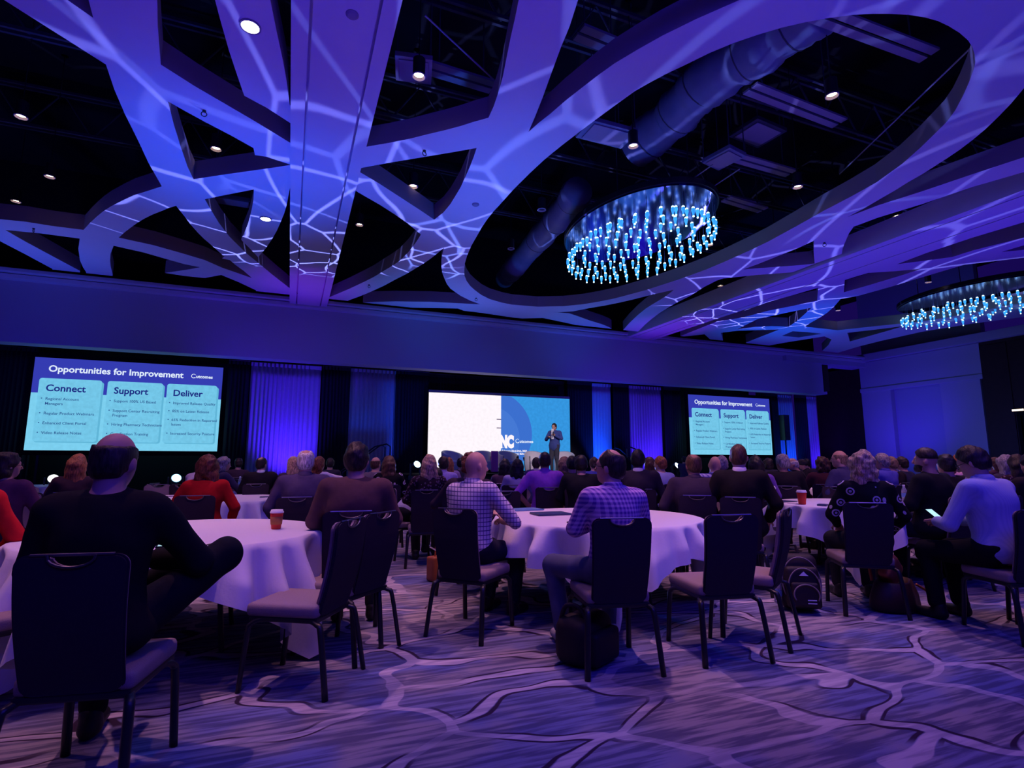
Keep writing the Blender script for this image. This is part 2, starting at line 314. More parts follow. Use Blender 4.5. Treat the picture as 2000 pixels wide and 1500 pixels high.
# ------------------------------------------------------------------ ceiling slab with the traced voids
voids = [
 [(-500,-120),(-60,-75),(8,0),(207,126),(223,174),(244,223),(269,273),(290,318),(316,364),(285,374),(262,381),(240,391),(215,404),(200,414),(188,424),(176,435),(163,449),(100,441),(50,433),(0,428),(-100,424),(-500,420)],
 [(132,0),(182,35),(173,0),(170,-60),(30,-60)],
 [(306,-40),(307,0),(308,50),(314,126),(380,168),(440,203),(500,238),(580,287),(580,247),(568,241),(520,210),(477,187),(465,152),(447,98),(430,38),(420,0),(410,-40)],
 [(518,-40),(528,0),(540,60),(553,120),(560,160),(566,205),(580,215),(580,-40)],
 [(328,198),(360,216),(400,238),(450,264),(495,289),(498,303),(520,306),(568,322),(530,328),(480,335),(430,342),(378,350),(366,325),(354,290),(340,245)],
 [(400,389),(430,383),(460,377),(496,370),(495,390),(492,407),(488,424),(484,438),(479,450),(471,468),(504,502),(519,485),(532,466),(541,450),(548,434),(555,417),(560,400),(566,368),(590,368),(590,580),(566,563),(534,538),(504,513),(484,497),(466,480),(448,462),(428,436),(412,410)],
 [(10,449),(80,456),(156,466),(153,486),(156,508),(162,522),(168,531),(172,570),(159,570),(156,529),(100,499),(50,472)],
 [(-400,260),(-100,418),(0,471),(50,497),(102,525),(103,580),(-400,560)],
 [(344,402),(330,406),(316,412),(298,419),(280,428),(267,436),(256,444),(243,454),(232,464),(300,479),(350,493),(400,508),(434,523),(492,543),(476,529),(458,516),(449,508),(434,505),(438,501),(412,478),(398,466),(386,454),(372,438),(360,422)],
 [(222,480),(280,493),(360,516),(391,522),(370,526),(322,533),(360,539),(400,543),(432,537),(466,551),(500,567),(503,620),(222,620),(220,536),(216,520),(215,508),(216,495)],
 [(690,-40),(1020,-40),(1013,0),(1006,35),(998,70),(990,110),(982,150),(972,185),(964,208),(954,230),(925,238),(900,246),(870,254),(836,262),(800,271),(760,279),(690,291)],
 [(690,331),(706,328),(760,318),(820,308),(880,298),(931,289),(925,307),(918,325),(910,343),(900,365),(890,382),(880,398),(866,415),(848,429),(820,410),(780,384),(740,358),(706,338),(690,328)],
 [(660,348),(700,376),(742,400),(770,418),(796,436),(822,458),(818,465),(812,474),(798,492),(780,510),(765,520),(748,530),(730,541),(712,550),(680,565),(642,581),(600,600)],
 [(867,484),(854,495),(840,506),(827,515),(812,524),(792,536),(772,546),(750,558),(724,570),(702,579),(680,587),(680,640),(704,640),(704,591),(735,589.5),(772,588.6),(840,589.5),(890,592),(938,594.4),(918,587),(900,578),(890,571),(880,564),(873,555),(868,544),(864,534),(862,522),(862,508),(864,496)],
 [(680,640),(704,591.5),(735,596),(768,600.5),(840,601.5),(894,602.5),(906,607),(940,611),(1000,620),(1020,622),(1060,621),(1108,631),(1154,642),(1156,700),(690,660)],
 [(1060,608),(1090,610),(1120,608),(1150,602),(1180,597),(1210,591),(1240,584),(1280,574),(1316,566),(1300,579),(1280,591),(1262,602),(1246,615),(1230,630),(1214,648),(1214,700),(1200,700),(1200,646),(1190,639),(1175,633),(1152,626),(1130,618),(1112,612)],
 [(1245,700),(1244,650),(1252,642),(1260,634),(1274,622),(1290,610),(1305,601),(1320,592),(1348,578),(1376,560),(1400,548),(1412,544),(1440,541),(1480,537),(1534,533),(1548,532),(1594,514),(1644,496),(1646,485),(1649,477),(1652,470),(1658,456),(1667,443),(1715,425),(1800,399),(1900,365),(2000,336),(2150,285),(2150,370),(2000,412),(1700,517),(1500,588),(1245,690)],
 [(1452,526),(1480,516),(1520,500),(1560,484),(1590,470),(1589,492),(1591,515),(1560,518),(1520,521),(1480,524)],
 [(907,528),(908,514),(912,500),(920,481),(932,460),(941,444),(952,428),(963,414),(976,400),(1003,370),(1034,339),(1063,312),(1096,285),(1135,255),(1178,223),(1208,201),(1240,178),(1268,162),(1300,145),(1340,126),(1385,104),(1433,84),(1480,68),(1527,54),(1575,43),(1620,35),(1667,29),(1705,27),(1737,27),(1775,29),(1807,34),(1832,41),(1853,51),(1874,64),(1891,79),(1899,92),(1904,107),(1905,121),(1902,135),(1893,160),(1881,187),(1866,215),(1850,237),(1825,262),(1795,291),(1762,320),(1740,336),(1712,356),(1662,384),(1610,411),(1555,442),(1500,472),(1460,491),(1420,509),(1380,526),(1328,545),(1260,567),(1200,583),(1170,589),(1140,594),(1100,598),(1050,599),(1000,595),(980,591),(956,584),(940,576),(928,567),(918,558),(911,548),(907,538)],
 [(1129,-60),(1129,0),(1121,25),(1113,50),(1105,70),(1096,91),(1078,140),(1060,190),(1045,228),(1032,258),(1052,240),(1075,222),(1105,196),(1137,171),(1168,147),(1200,124),(1245,97),(1293,70),(1360,37),(1433,5),(1580,-60)],
 [(1655,424),(1688,407),(1720,388),(1748,372),(1775,355),(1800,341),(1825,325),(1850,309),(1875,292),(1900,273),(1925,252),(1950,228),(1975,202),(2010,160),(2050,105),(2100,20),(2300,200),(2150,255),(2000,307),(1900,340),(1800,374),(1715,401)],
 [(1650,547),(1672,540),(1696,533),(1745,530),(1800,525),(1760,538),(1700,556),(1648,571)],
 [(1752,516),(1810,494),(1900,464),(2000,434),(2120,398),(2120,430),(2000,464),(1900,489),(1860,502),(1800,510)],
 [(1956,492),(2000,479),(2100,452),(2100,478),(2000,488)],
 [(1572,638),(1584,630),(1600,621),(1614,612),(1628,600),(1642,584),(1658,581),(1676,578),(1730,563),(1780,548),(1810,539),(1840,530),(1884,517),(1960,508),(2150,485),(2150,562),(2000,590),(1900,610),(1850,620),(1790,629),(1720,636),(1636,645),(1600,641)],
 [(1400,628),(1450,608),(1500,590),(1550,576),(1598,562),(1596,587),(1550,597),(1500,607),(1450,620)],
 [(1440,643),(1480,623),(1540,610),(1585,601),(1570,615),(1555,628),(1540,638),(1508,637),(1476,638)],
 [(1408,650),(1440,646),(1522,643.5),(1490,656),(1457,669),(1457,720),(1420,720),(1412,664)],
 [(1288,720),(1286,664),(1330,658),(1376,653),(1386,662),(1400,669),(1402,720)],
 [(1527,656),(1548,647),(1575,648.5),(1605,652),(1560,659)],
 [(1497,720),(1496,676),(1540,668),(1610,657),(1624,663),(1618,674),(1606,685),(1606,720)],
 [(1655,650),(1700,645),(1765,637),(1720,650),(1660,667)],
 [(1637,720),(1636,689),(1680,676),(1720,666),(1800,648),(1900,632),(2000,619),(2200,590),(2200,720)],
]
outer = [(-15.8, -3), (24.9, -3), (24.9, 17.0), (-15.8, 17.0)]
V = [Vector(p) for p in outer]; F = [[0, 1, 2, 3]]
for vd in voids:
    n = len(V); Q = [Pz(px, py, HC) for px, py in vd]
    ar = sum(Q[i - 1].x * Q[i].y - Q[i].x * Q[i - 1].y for i in range(len(Q)))
    if ar < 0: Q.reverse()
    F.append(list(range(n, n + len(vd)))); V += [Vector((q.x, q.y)) for q in Q]
EG = [(f[i - 1], f[i]) for f in F for i in range(len(f))]
cv, ce, cf, ov, oe, of = delaunay_2d_cdt(V, EG, [], 0, 1e-4)
def inside(p, poly):
    c = False
    for i in range(len(poly)):
        a, b_ = poly[i - 1], poly[i]
        if (a.y > p.y) != (b_.y > p.y) and p.x < (b_.x - a.x) * (p.y - a.y) / (b_.y - a.y) + a.x: c = not c
    return c
PL = [[V[i] for i in f] for f in F]; keep = []
for f in cf:
    c = sum((Vector(cv[i]) for i in f), Vector((0, 0))) / len(f)
    if inside(c, PL[0]) and not any(inside(c, q) for q in PL[1:]): keep.append(list(f))
TH = .34; n = len(cv)
_ar = lambda f: sum(cv[f[i - 1]].x * cv[f[i]].y - cv[f[i]].x * cv[f[i - 1]].y for i in range(len(f)))
keep = [f if _ar(f) > 0 else f[::-1] for f in keep]
verts = [(p.x, p.y, HC) for p in cv] + [(p.x, p.y, HC + TH) for p in cv]
edge = {}
for f in keep:
    for i in range(len(f)):
        a, b_ = f[i], f[(i + 1) % len(f)]; edge[(a, b_)] = edge.get((a, b_), 0) + 1
faces = [tuple(reversed(f)) for f in keep] + [tuple(i + n for i in f) for f in keep]
nbot = len(faces)
for (a, b_) in edge:
    if (b_, a) not in edge: faces.append((a, b_, b_ + n, a + n))
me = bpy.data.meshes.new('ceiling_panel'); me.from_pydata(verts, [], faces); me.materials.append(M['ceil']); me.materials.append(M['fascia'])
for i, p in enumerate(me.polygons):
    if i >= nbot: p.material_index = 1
struct(link('ceiling', me))
# the two air-wall track beams running away from the viewer
def beam(name, x0, x1, ya=-3.0, yb=17.75, zz=HC):
    m = MB(); z0 = zz - .05
    w = x1 - x0; g = [.0, .16, .19, .80, .83, 1.0]
    for a, b_ in ((0, .17), (.20, .80), (.83, 1.0)): m.box((x0 + w * (a + b_) / 2, (ya + yb) / 2, zz + .15), (w * (b_ - a), yb - ya, .42))
    m.box(((x0 + x1) / 2, (ya + yb) / 2, zz + .22), (w * .99, yb - ya, .4))
    o = struct(m.obj(name, M['ceil']))
beam('trim_10', -.24, .86)
beam('trim_11', 12.05, 13.35)
# ------------------------------------------------------------------ things above the cut-outs
def linear(name, label, cat, p, q, r, mt, n=8, group=None, z=None):
    p = Vector(p); q = Vector(q); t = MB(); d = q - p
    t.tube([(0, 0, 0), d], r, n); o = t.obj(name, mt, loc=p); return tag(o, label, cat, group)
for i, yy in enumerate((4.2, 7.4, 10.6, 13.8)):
    t = thing('roof_joist', ['nearest open web steel joist under the roof deck', 'second nearest open web steel joist crossing above the oval opening', 'third steel joist, above the chandelier', 'farthest steel joist from the viewer'][i], 'joist', (4, yy, 8.35), 0, 'steel roof joists')
    for zc in (0, .9):
        m = MB(); m.box((0, -.07, zc), (30, .05, .06)); m.box((0, .07, zc), (30, .05, .06)); m.obj('chord', M['steel'], t)
    m = MB()
    for k in range(24):
        x0 = -14.4 + k * 1.2; m.tube([(x0, 0, 0), (x0 + .6, 0, .9), (x0 + 1.2, 0, 0)], .022, 6)
    m.obj('web', M['steel'], t)
# strut channels with paired flat rails
for (a, b_, z, lab) in (((1465,172),(1640,240),7.6,'long paired strut rail hanging under the duct in the oval opening'), ((1560,12),(1815,108),7.6,'paired strut rail at the top of the oval opening'), ((1440,308),(1545,338),7.6,'short strut rail beside the square panel in the oval opening'), ((1418,388),(1490,410),7.6,'strut rail right of the large chandelier'), ((838,132),(962,170),7.4,'strut rail behind the can light over the centre opening'), ((1130,62),(1205,92),7.4,'strut rail in the opening at the top of the picture')):
    p = Pz(a[0], a[1], z); q = Pz(b_[0], b_[1], z); d = q - p; L = d.length; th = math.atan2(d.y, d.x)
    t = thing('strut_rail', lab, 'rail', p, th, 'hanging strut rails')
    for s in (-.09, .09):
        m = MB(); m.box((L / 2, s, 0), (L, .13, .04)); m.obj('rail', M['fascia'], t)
    for k in (.15, .85): m = MB(); m.tube([(L * k, 0, 0), (L * k, 0, 9.55 - z)], .012, 6); m.obj('hanger_rod', M['steel'], t)
def panel(px, py, z, w, d, rz, name, lab, mt):
    p = Pz(px, py, z); t = thing(name, lab, 'panel', p, rz)
    m = MB(); m.box((0, 0, .04), (w, d, .08)); m.obj('plate', mt, t, bev=.01)
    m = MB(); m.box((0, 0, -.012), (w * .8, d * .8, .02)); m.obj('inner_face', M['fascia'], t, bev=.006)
    for a in (-1, 1):
        for b_ in (-1, 1): m = MB(); m.tube([(a * w * .45, b_ * d * .45, .08), (a * w * .45, b_ * d * .45, 9.55 - z)], .01, 6); m.obj('hanger_rod', M['steel'], t)
panel(1185, 264, 7.0, .95, .55, .0, 'duct_panel', 'flat blue lit duct panel hanging left of the big duct', M['duct'])
panel(1414, 312, 7.0, .52, .62, .2, 'access_panel', 'small square access panel hanging above the chandelier', M['duct'])
panel(808, 138, 7.2, .55, .55, -.2, 'access_panel', 'square panel behind the can light over the centre opening', M['fascia'])
panel(455, 395, 6.9, .8, .35, .0, 'vent_panel', 'dim vent panel in the small triangular opening left of the beam', M['steel'])
panel(1480, 262, 8.0, .9, .7, .1, 'roof_vent', 'blue lit roof vent grille beside the duct', M['steel'])
# ducts
def duct(name, label, pts, r, mt, z, seed):
    P = [Pz(x, y, zz) for x, y, zz in pts]; base = P[0].copy()
    t = thing(name, label, 'duct', base)
    rs = np.random.RandomState(seed); path = []
    N_ = 14
    for i in range(len(P) - 1):
        for k in range(N_): path.append(P[i].lerp(P[i + 1], k / N_) - base)
    path.append(P[-1] - base)
    rad = [r * (1 + .05 * math.sin(i * .55) + .035 * rs.randn()) for i in range(len(path))]
    m = MB(); m.tube(path, rad, 20); m.obj('duct_body', mt, t, smooth=True)
    for i in range(6, len(path) - 1, 11):
        m = MB(); d = (path[i + 1] - path[i]).normalized()
        m.tube([path[i] - d * .012, path[i] + d * .012], rad[i] * 1.015, 20); m.obj('band', M['steel'], t)
duct('flexible_duct', 'large blue lit wrapped air duct running through the oval opening', [(1600,10,8.0),(1480,95,8.0),(1370,170,8.0),(1310,235,7.9),(1240,290,7.8)], .42, M['duct'], 8, 3)
duct('flexible_duct', 'dim lower wrapped duct left of the large chandelier', [(1130,372,7.6),(1095,420,7.6),(1050,470,7.6),(985,545,7.7)], .34, M['duct'], 7.5, 5)
for (a, b_, z, lab) in (((830,30),(985,175),7.0,'thin rod slanting across the centre opening'), ((1640,340),(1905,85),6.9,'thin rod slanting across the right of the oval opening'),((1340,358),(1392,322),6.8,'short rod beside the square access panel'),((1392,365),(1445,330),6.8,'second short rod beside the square access panel')):
    linear('tie_rod', lab, 'rod', Pz(*a, z), Pz(*b_, z), .012, M['fascia'])
# ------------------------------------------------------------------ can downlights
def canlight(px, py, z, hang, on, label, r=.085, h=.26):
    p = Pz(px, py, z); t = thing('can_downlight', label, 'light', p, 0, 'can downlights in the ceiling openings')
    m = MB(); m.lathe([(r * .8, .035), (r, 0), (r * 1.06, 0), (r * 1.06, .02), (r, .03), (r, h), (r * .6, h + .02), (.0, h + .02)], 20, cap=False); m.obj('housing', M['can'], t, smooth=False)
    m = MB(); m.lathe([(0, .03), (r * .8, .03), (r * .8, .04), (0, .04)], 18); m.obj('lens', M['lens'] if on else M['steel'], t)
    m = MB(); m.lathe([(r * .78, .012), (r * 1.0, -.012), (r * 1.12, -.006), (r * 1.12, .004), (r * .8, .022)], 24, cap=False); m.obj('trim_ring', M['fascia'], t)
    m = MB(); hang = 9.55 - z - h; m.tube([(0, 0, h), (0, 0, h + hang)], .009, 8); m.obj('stem', M['can'], t)
    m = MB(); m.lathe([(.0, h + hang), (.06, h + hang), (.05, h + hang + .03), (0, h + hang + .03)], 16); m.obj('canopy', M['fascia'], t)
    return p
cans = [
 (41,228,6.9,.5,1,'can downlight highest in the big black opening at the left edge'),
 (97,345,6.9,.5,1,'middle can downlight in the big black opening at the left edge'),
 (31,393,6.9,.5,1,'farthest can downlight in the big black opening at the left edge'),
 (422,291,6.8,.5,1,'can downlight in the triangular opening left of the beam'),
 (818,149,6.6,.45,1,'hanging can downlight in front of the square panel'),
 (807,364,6.6,.5,1,'can downlight in the triangle right of the beam'),
 (702,439,6.9,.5,1,'small can downlight just right of the centre beam'),
 (1237,285,6.7,.35,1,'hanging can downlight beside the duct'),
 (1625,187,6.6,.5,1,'largest can downlight in the oval opening'),
 (1558,365,6.6,.5,1,'can downlight right of the large chandelier'),
 (1386,478,6.9,.5,1,'can downlight just past the large chandelier'),
 (1407,558,6.9,.5,1,'can downlight between the oval opening and the second beam'),
 (1752,422,6.9,.5,1,'can downlight below the purple ribbon on the right'),
 (1700,538,6.9,.5,1,'can downlight in the sliver beside the second beam'),
 (1813,551,6.9,.5,1,'can downlight above the far chandelier'),
 (1637,606,6.9,.5,1,'farthest can downlight left of the far chandelier'),
 (1516,500,6.9,.5,1,'can downlight in the small triangle between ribbons'),
 (1058,410,6.7,.5,0,'unlit can downlight left of the large chandelier'),
 (998,486,6.9,.5,0,'unlit can downlight at the left end of the oval opening'),
]
CANP = [canlight(*c) for c in cans]
for (px, py, lab) in ((489, 51, 'bright recessed downlight in the ribbon near the top left'), (519, 427, 'small recessed downlight in the blue ribbon left of the beam')):
    p = Pz(px, py, HC); t = thing('recessed_downlight', lab, 'light', (p.x, p.y, HC - .012), 0, 'recessed downlights')
    m = MB(); m.lathe([(0, 0), (.095, 0), (.095, .02), (0, .02)], 24); m.obj('lens', emit('cool_lamp_lens', (.95, .95, 1), 20), t)
    m = MB(); m.lathe([(.095, -.004), (.115, -.004), (.115, .02), (.095, .02)], 24, cap=False); m.obj('trim_ring', M['fascia'], t)
for i, (px, py, lab) in enumerate(((399, 216, 'rigging ring on the ribbon at the upper left'), (829, 294, 'rigging ring on the ribbon right of the beam'), (929, 399, 'round detector on the ribbon beside the oval'), (688, 28, 'round cover plate on the centre beam'), (66, 446, 'rigging ring on the far left ribbon'), (1610, 474, 'rigging ring on the block of ribbon at the right'), (721, 556, 'tiny rigging ring on the curved ribbon near the front'), (930, 582, 'tiny rigging ring at the far end of the oval ribbon'))):
    p = Pz(px, py, HC - (.06 if px == 688 else 0)); z = p.z
    if 'ring' in lab:
        t = thing('rigging_ring', lab, 'ring', (p.x, p.y, z), .4 * i)
        m = MB(); m.lathe([(0, .02), (.025, .02), (.025, -.02), (0, -.02)], 12); m.obj('mount', M['metalblk'], t)
        m = MB(); m.tube([(.0 + .035 * math.cos(a * math.pi / 8), 0, -.055 + .035 * math.sin(a * math.pi / 8)) for a in range(17)], .007, 8); m.obj('eye', M['metalblk'], t)
    else:
        m = MB(); m.lathe([(0, -.03), (.05, -.03), (.07, -.01), (.07, .02), (0, .02)], 20)
        tag(m.obj('ceiling_detector' if 'detector' in lab else 'cover_plate', M['fascia'], loc=(p.x, p.y, z)), lab, 'detector' if 'detector' in lab else 'plate')
# ------------------------------------------------------------------ chandeliers
bulbg, bg_, bnt = principled('blue_tinted_glass'); bg_.inputs['Base Color'].default_value = (.25, .75, 1, 1); bg_.inputs['Roughness'].default_value = .15; bg_.inputs['Emission Color'].default_value = (.03, .36, .9, 1); bg_.inputs['Emission Strength'].default_value = .85; bg_.inputs['Alpha'].default_value = 1
M['bulb'] = bulbg; M['bulbcore'] = emit('blue_white_led', (.55, .9, 1.0), 4.0)
M['mirror'] = mat('mirror_polished_plate', (.10, .11, .40), .16, .05, 3, .5, metal=1)
M['cord'] = mat('clear_pendant_cord', (.12, .16, .35), .3, .1, 10, .5)
def pend_mesh():
    m = MB(); m.lathe([(0, -.02), (.024, -.025), (.036, -.05), (.038, -.075), (.025, -.12), (.017, -.165), (.019, -.175), (0, -.18)], 10)
    me = m.mesh('pendant_bulb', True); me.materials.append(M['bulb']); me.materials.append(M['bulbcore'])
    k = len(me.polygons)
    m2 = MB(); m2.v = list(m.v); m2.f = list(m.f)
    m2.lathe([(0, -.001), (.024, -.004), (.030, -.026), (.0, -.032)], 8); m2.lathe([(0, -.182), (.018, -.184), (.018, -.205), (0, -.212)], 8)
    m2.tube([(0, 0, .0), (0, 0, .32)], .004, 5)
    me = bpy.data.meshes.new('pendant'); me.from_pydata([tuple(p) for p in m2.v], [], m2.f)
    for mm in (M['bulb'], M['bulbcore'], M['cord']): me.materials.append(mm)
    for i, p in enumerate(me.polygons):
        zc = sum(m2.v[j][2] for j in p.vertices) / len(p.vertices)
        rr = max(abs(m2.v[j][0]) for j in p.vertices)
        p.material_index = 0 if i < k else (2 if zc > .1 else 1)
        p.use_smooth = True
    return me
PEND = pend_mesh()
def chandelier(label, cx, cy, z, rx, ry, rot, n_in, seed):
    t = thing('chandelier', label, 'chandelier', (cx, cy, z), rot, 'oval pendant chandeliers')
    m = MB(); N_ = 64
    pl = [(rx * math.cos(i * 2 * math.pi / N_), ry * math.sin(i * 2 * math.pi / N_)) for i in range(N_)]
    m.prism(pl, 0, .05); m.obj('mirror_plate', M['mirror'], t)
    m = MB(); m.prism([(x * 1.02, y * 1.02) for x, y in pl], .045, .16); m.obj('canopy_rim', M['metalblk'], t)
    for a in (.5, 2.1, 3.6, 5.2): m = MB(); m.tube([(rx * .7 * math.cos(a), ry * .7 * math.sin(a), .1), (rx * .7 * math.cos(a), ry * .7 * math.sin(a), 9.57 - z)], .012, 6); m.obj('hanger_rod', M['steel'], t)
    rs = np.random.RandomState(seed); pts = []
    rings = [(.97, 42, -.40), (.90, 34, -.34), (.73, 26, -.33), (.56, 19, -.33), (.38, 13, -.33), (.20, 7, -.33), (.04, 2, -.33)]
    for rr, n_, zz in rings:
        n_ = max(2, int(n_ * n_in))
        for i in range(n_):
            a = (i + .5 * (n_ % 2) + rs.uniform(-.12, .12)) * 2 * math.pi / n_
            pts.append((rx * rr * math.cos(a), ry * rr * math.sin(a), zz + rs.uniform(-.04, .03)))
    base = pts[:100]
    for x, y, zz in base:
        o = link('pendant', PEND, None, t, loc=(x, y, zz))
    if len(pts) > 100:
        m = MB(); src = PEND; vs = [v.co.copy() for v in src.vertices]; fs = [tuple(p.vertices) for p in src.polygons]; mi = []
        for x, y, zz in pts[100:]:
            m.add([v + Vector((x, y, zz)) for v in vs], fs); mi += [p.material_index for p in src.polygons]
        me = m.mesh('pendants'); [me.materials.append(mm) for mm in (M['bulb'], M['bulbcore'], M['cord'])]
        me.polygons.foreach_set('material_index', mi); o = link('pendant', me, None, t); o['kind'] = 'stuff'
    return t
chandelier('large oval chandelier of blue glass pendants hanging in the oval ceiling opening', 7.15, 10.05, 6.6, 1.42, 2.15, 0, 1.0, 3)
chandelier('smaller looking far oval chandelier of blue pendants near the right wall', 20.25, 10.25, 6.6, 1.42, 2.15, 0, .8, 4)
for L_, lx in (('glow', 0),):
    l = bpy.data.lights.new('chandelier_glow', 'POINT'); l.energy = 12; l.color = (.1, .45, 1); l.shadow_soft_size = .6
    o = bpy.data.objects.new('chandelier_glow', l); COL.objects.link(o); o.location = (7.1, 9.9, 5.5)
# ------------------------------------------------------------------ drapes
def drape(name, label, x0, x1, y, z0, z1, mt, seed, pitch=.16, amp=.055, group='drapes along the stage wall', gather=0):
    rs = np.random.RandomState(seed); t = thing(name, label, 'curtain', ((x0 + x1) / 2, y, 0), 0, group)
    nx = max(8, int((x1 - x0) / .022)); nz = 10; v = []; f = []
    w = x1 - x0; ph = rs.uniform(0, 6.28); fr = np.cumsum(rs.uniform(.6, 1.5, nx)) * (.022 / pitch) * 2 * math.pi
    am = amp * (.6 + .5 * np.sin(np.arange(nx) * .05 + ph) + .3 * rs.rand(nx))
    for k in range(nz + 1):
        zz = z0 + (z1 - z0) * k / nz; top = k / nz
        for i in range(nx):
            x = -w / 2 + w * i / (nx - 1)
            dy = am[i] * math.sin(fr[i] + .25 * (1 - top) * math.sin(i * .03)) * (1.15 - .45 * top)
            v.append((x * (1 - gather * (1 - top)), dy, zz))
    for k in range(nz):
        for i in range(nx - 1): f.append((k * nx + i, k * nx + i + 1, (k + 1) * nx + i + 1, (k + 1) * nx + i))
    me = bpy.data.meshes.new('drape_fabric'); me.from_pydata(v, [], f); me.polygons.foreach_set('use_smooth', [True] * len(f))
    o = link('fabric', me, mt, t); sd = o.modifiers.new('thickness', 'SOLIDIFY'); sd.thickness = .006
    m = MB(); m.tube([(-w / 2, 0, z1 + .02), (w / 2, 0, z1 + .02)], .022, 8); m.obj('track_pipe', M['metalblk'], t)
    m = MB(); m.box((0, 0, z1 - .05), (w, .03, .12)); m.obj('heading_band', mt, t)
DY = 20.05
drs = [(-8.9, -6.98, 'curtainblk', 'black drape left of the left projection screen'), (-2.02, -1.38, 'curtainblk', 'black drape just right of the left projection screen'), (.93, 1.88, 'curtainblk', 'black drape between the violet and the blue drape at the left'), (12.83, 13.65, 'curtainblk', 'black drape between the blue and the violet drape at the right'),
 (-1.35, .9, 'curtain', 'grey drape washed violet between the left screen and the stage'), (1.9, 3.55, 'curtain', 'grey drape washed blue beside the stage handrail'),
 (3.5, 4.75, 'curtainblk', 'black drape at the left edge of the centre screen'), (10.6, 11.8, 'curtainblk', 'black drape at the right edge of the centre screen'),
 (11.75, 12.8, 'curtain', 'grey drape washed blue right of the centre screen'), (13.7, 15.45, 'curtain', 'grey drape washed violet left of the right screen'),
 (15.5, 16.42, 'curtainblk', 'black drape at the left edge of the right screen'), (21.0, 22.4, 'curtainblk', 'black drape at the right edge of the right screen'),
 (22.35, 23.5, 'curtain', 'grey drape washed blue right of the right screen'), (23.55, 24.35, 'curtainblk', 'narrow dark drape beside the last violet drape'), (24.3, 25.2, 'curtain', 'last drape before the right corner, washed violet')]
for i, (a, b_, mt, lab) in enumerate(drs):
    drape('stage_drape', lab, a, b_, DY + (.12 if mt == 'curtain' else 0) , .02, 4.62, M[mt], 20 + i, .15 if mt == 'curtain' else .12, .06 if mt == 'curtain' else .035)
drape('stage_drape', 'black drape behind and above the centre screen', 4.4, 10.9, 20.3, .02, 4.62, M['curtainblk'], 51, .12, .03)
# ------------------------------------------------------------------ screens
def rrect(x0, z0, x1, z1, r, top_only=True, n=6):
    P = []
    def arc(cx, cz, a0):
        for k in range(n + 1): a = math.radians(a0 + 90 * k / n); P.append((cx + r * math.cos(a), cz + r * math.sin(a)))
    if top_only: P += [(x0, z0), (x1, z0)]
    else: arc(x0 + r, z0 + r, 180); arc(x1 - r, z0 + r, 270)
    arc(x1 - r, z1 - r, 0); arc(x0 + r, z1 - r, 90); return P
def flat(name, poly, y, mt, parent, th=.002, label=None):     # polygon in the screen's x/z plane, facing -y
    m = MB(); n = len(poly)
    m.add([(p[0], y, p[1]) for p in poly] + [(p[0], y + th, p[1]) for p in poly], [tuple(range(n)), tuple(range(n, 2 * n))[::-1]] + [(i, n + i, n + (i + 1) % n, (i + 1) % n) for i in range(n)])
    return m.obj(name, mt, parent, label=label)
def text(s, x, z, size, mt, parent, y, name='lettering', bold=0, sx=1.0):
    c = bpy.data.curves.new('txt', 'FONT'); c.body = s; c.size = size; c.offset = bold; c.extrude = .001; c.space_line = 1.25; c.resolution_u = 3
    o = bpy.data.objects.new('txt', c); COL.objects.link(o); bpy.context.view_layer.update()
    me = bpy.data.meshes.new_from_object(o.evaluated_get(bpy.context.evaluated_depsgraph_get())); bpy.data.objects.remove(o)
    me.materials.clear(); me.materials.append(mt)
    r = bpy.data.objects.new(name, me); COL.objects.link(r); r.parent = parent; r.location = (x, y, z); r.rotation_euler = (math.pi / 2, 0, 0); r.scale = (sx, 1, 1); return r
E_ind = emit('slide_indigo', (.035, .045, .44), 1.0); E_cy = emit('slide_pale_cyan', (.20, .62, .86), 1.0, .05); E_card = emit('slide_card', (.17, .56, .80), 1.0, .08); E_sh = emit('slide_card_shadow', (.12, .46, .68), 1.0)
E_white = emit('slide_white_ink', (.75, .85, 1.0), 1.0); E_ink = emit('slide_navy_ink', (.012, .02, .22), 1.0); E_ink2 = emit('slide_body_ink', (.02, .07, .25), 1.0)
def logo(parent, x, z, h, mt, y):
    m = MB(); pts = []; n = 22
    for k in range(n): a = math.radians(35 + 290 * k / (n - 1)); pts.append((x + h * .5 * math.cos(a), y, z + h * .5 + h * .5 * math.sin(a)))
    m.tube(pts, [h * (.05 + .05 * (k / n)) for k in range(n)], 6, flat=1); m.tube([(x + h * .1, y, z + h * .1), (x + h * .42, y, z + h * .0)], h * .07, 6); m.obj('logo_ring', mt, parent)
    text('utcomes', x + h * .55, z + h * .04, h * 1.12, mt, parent, y, 'logo_lettering', .004)
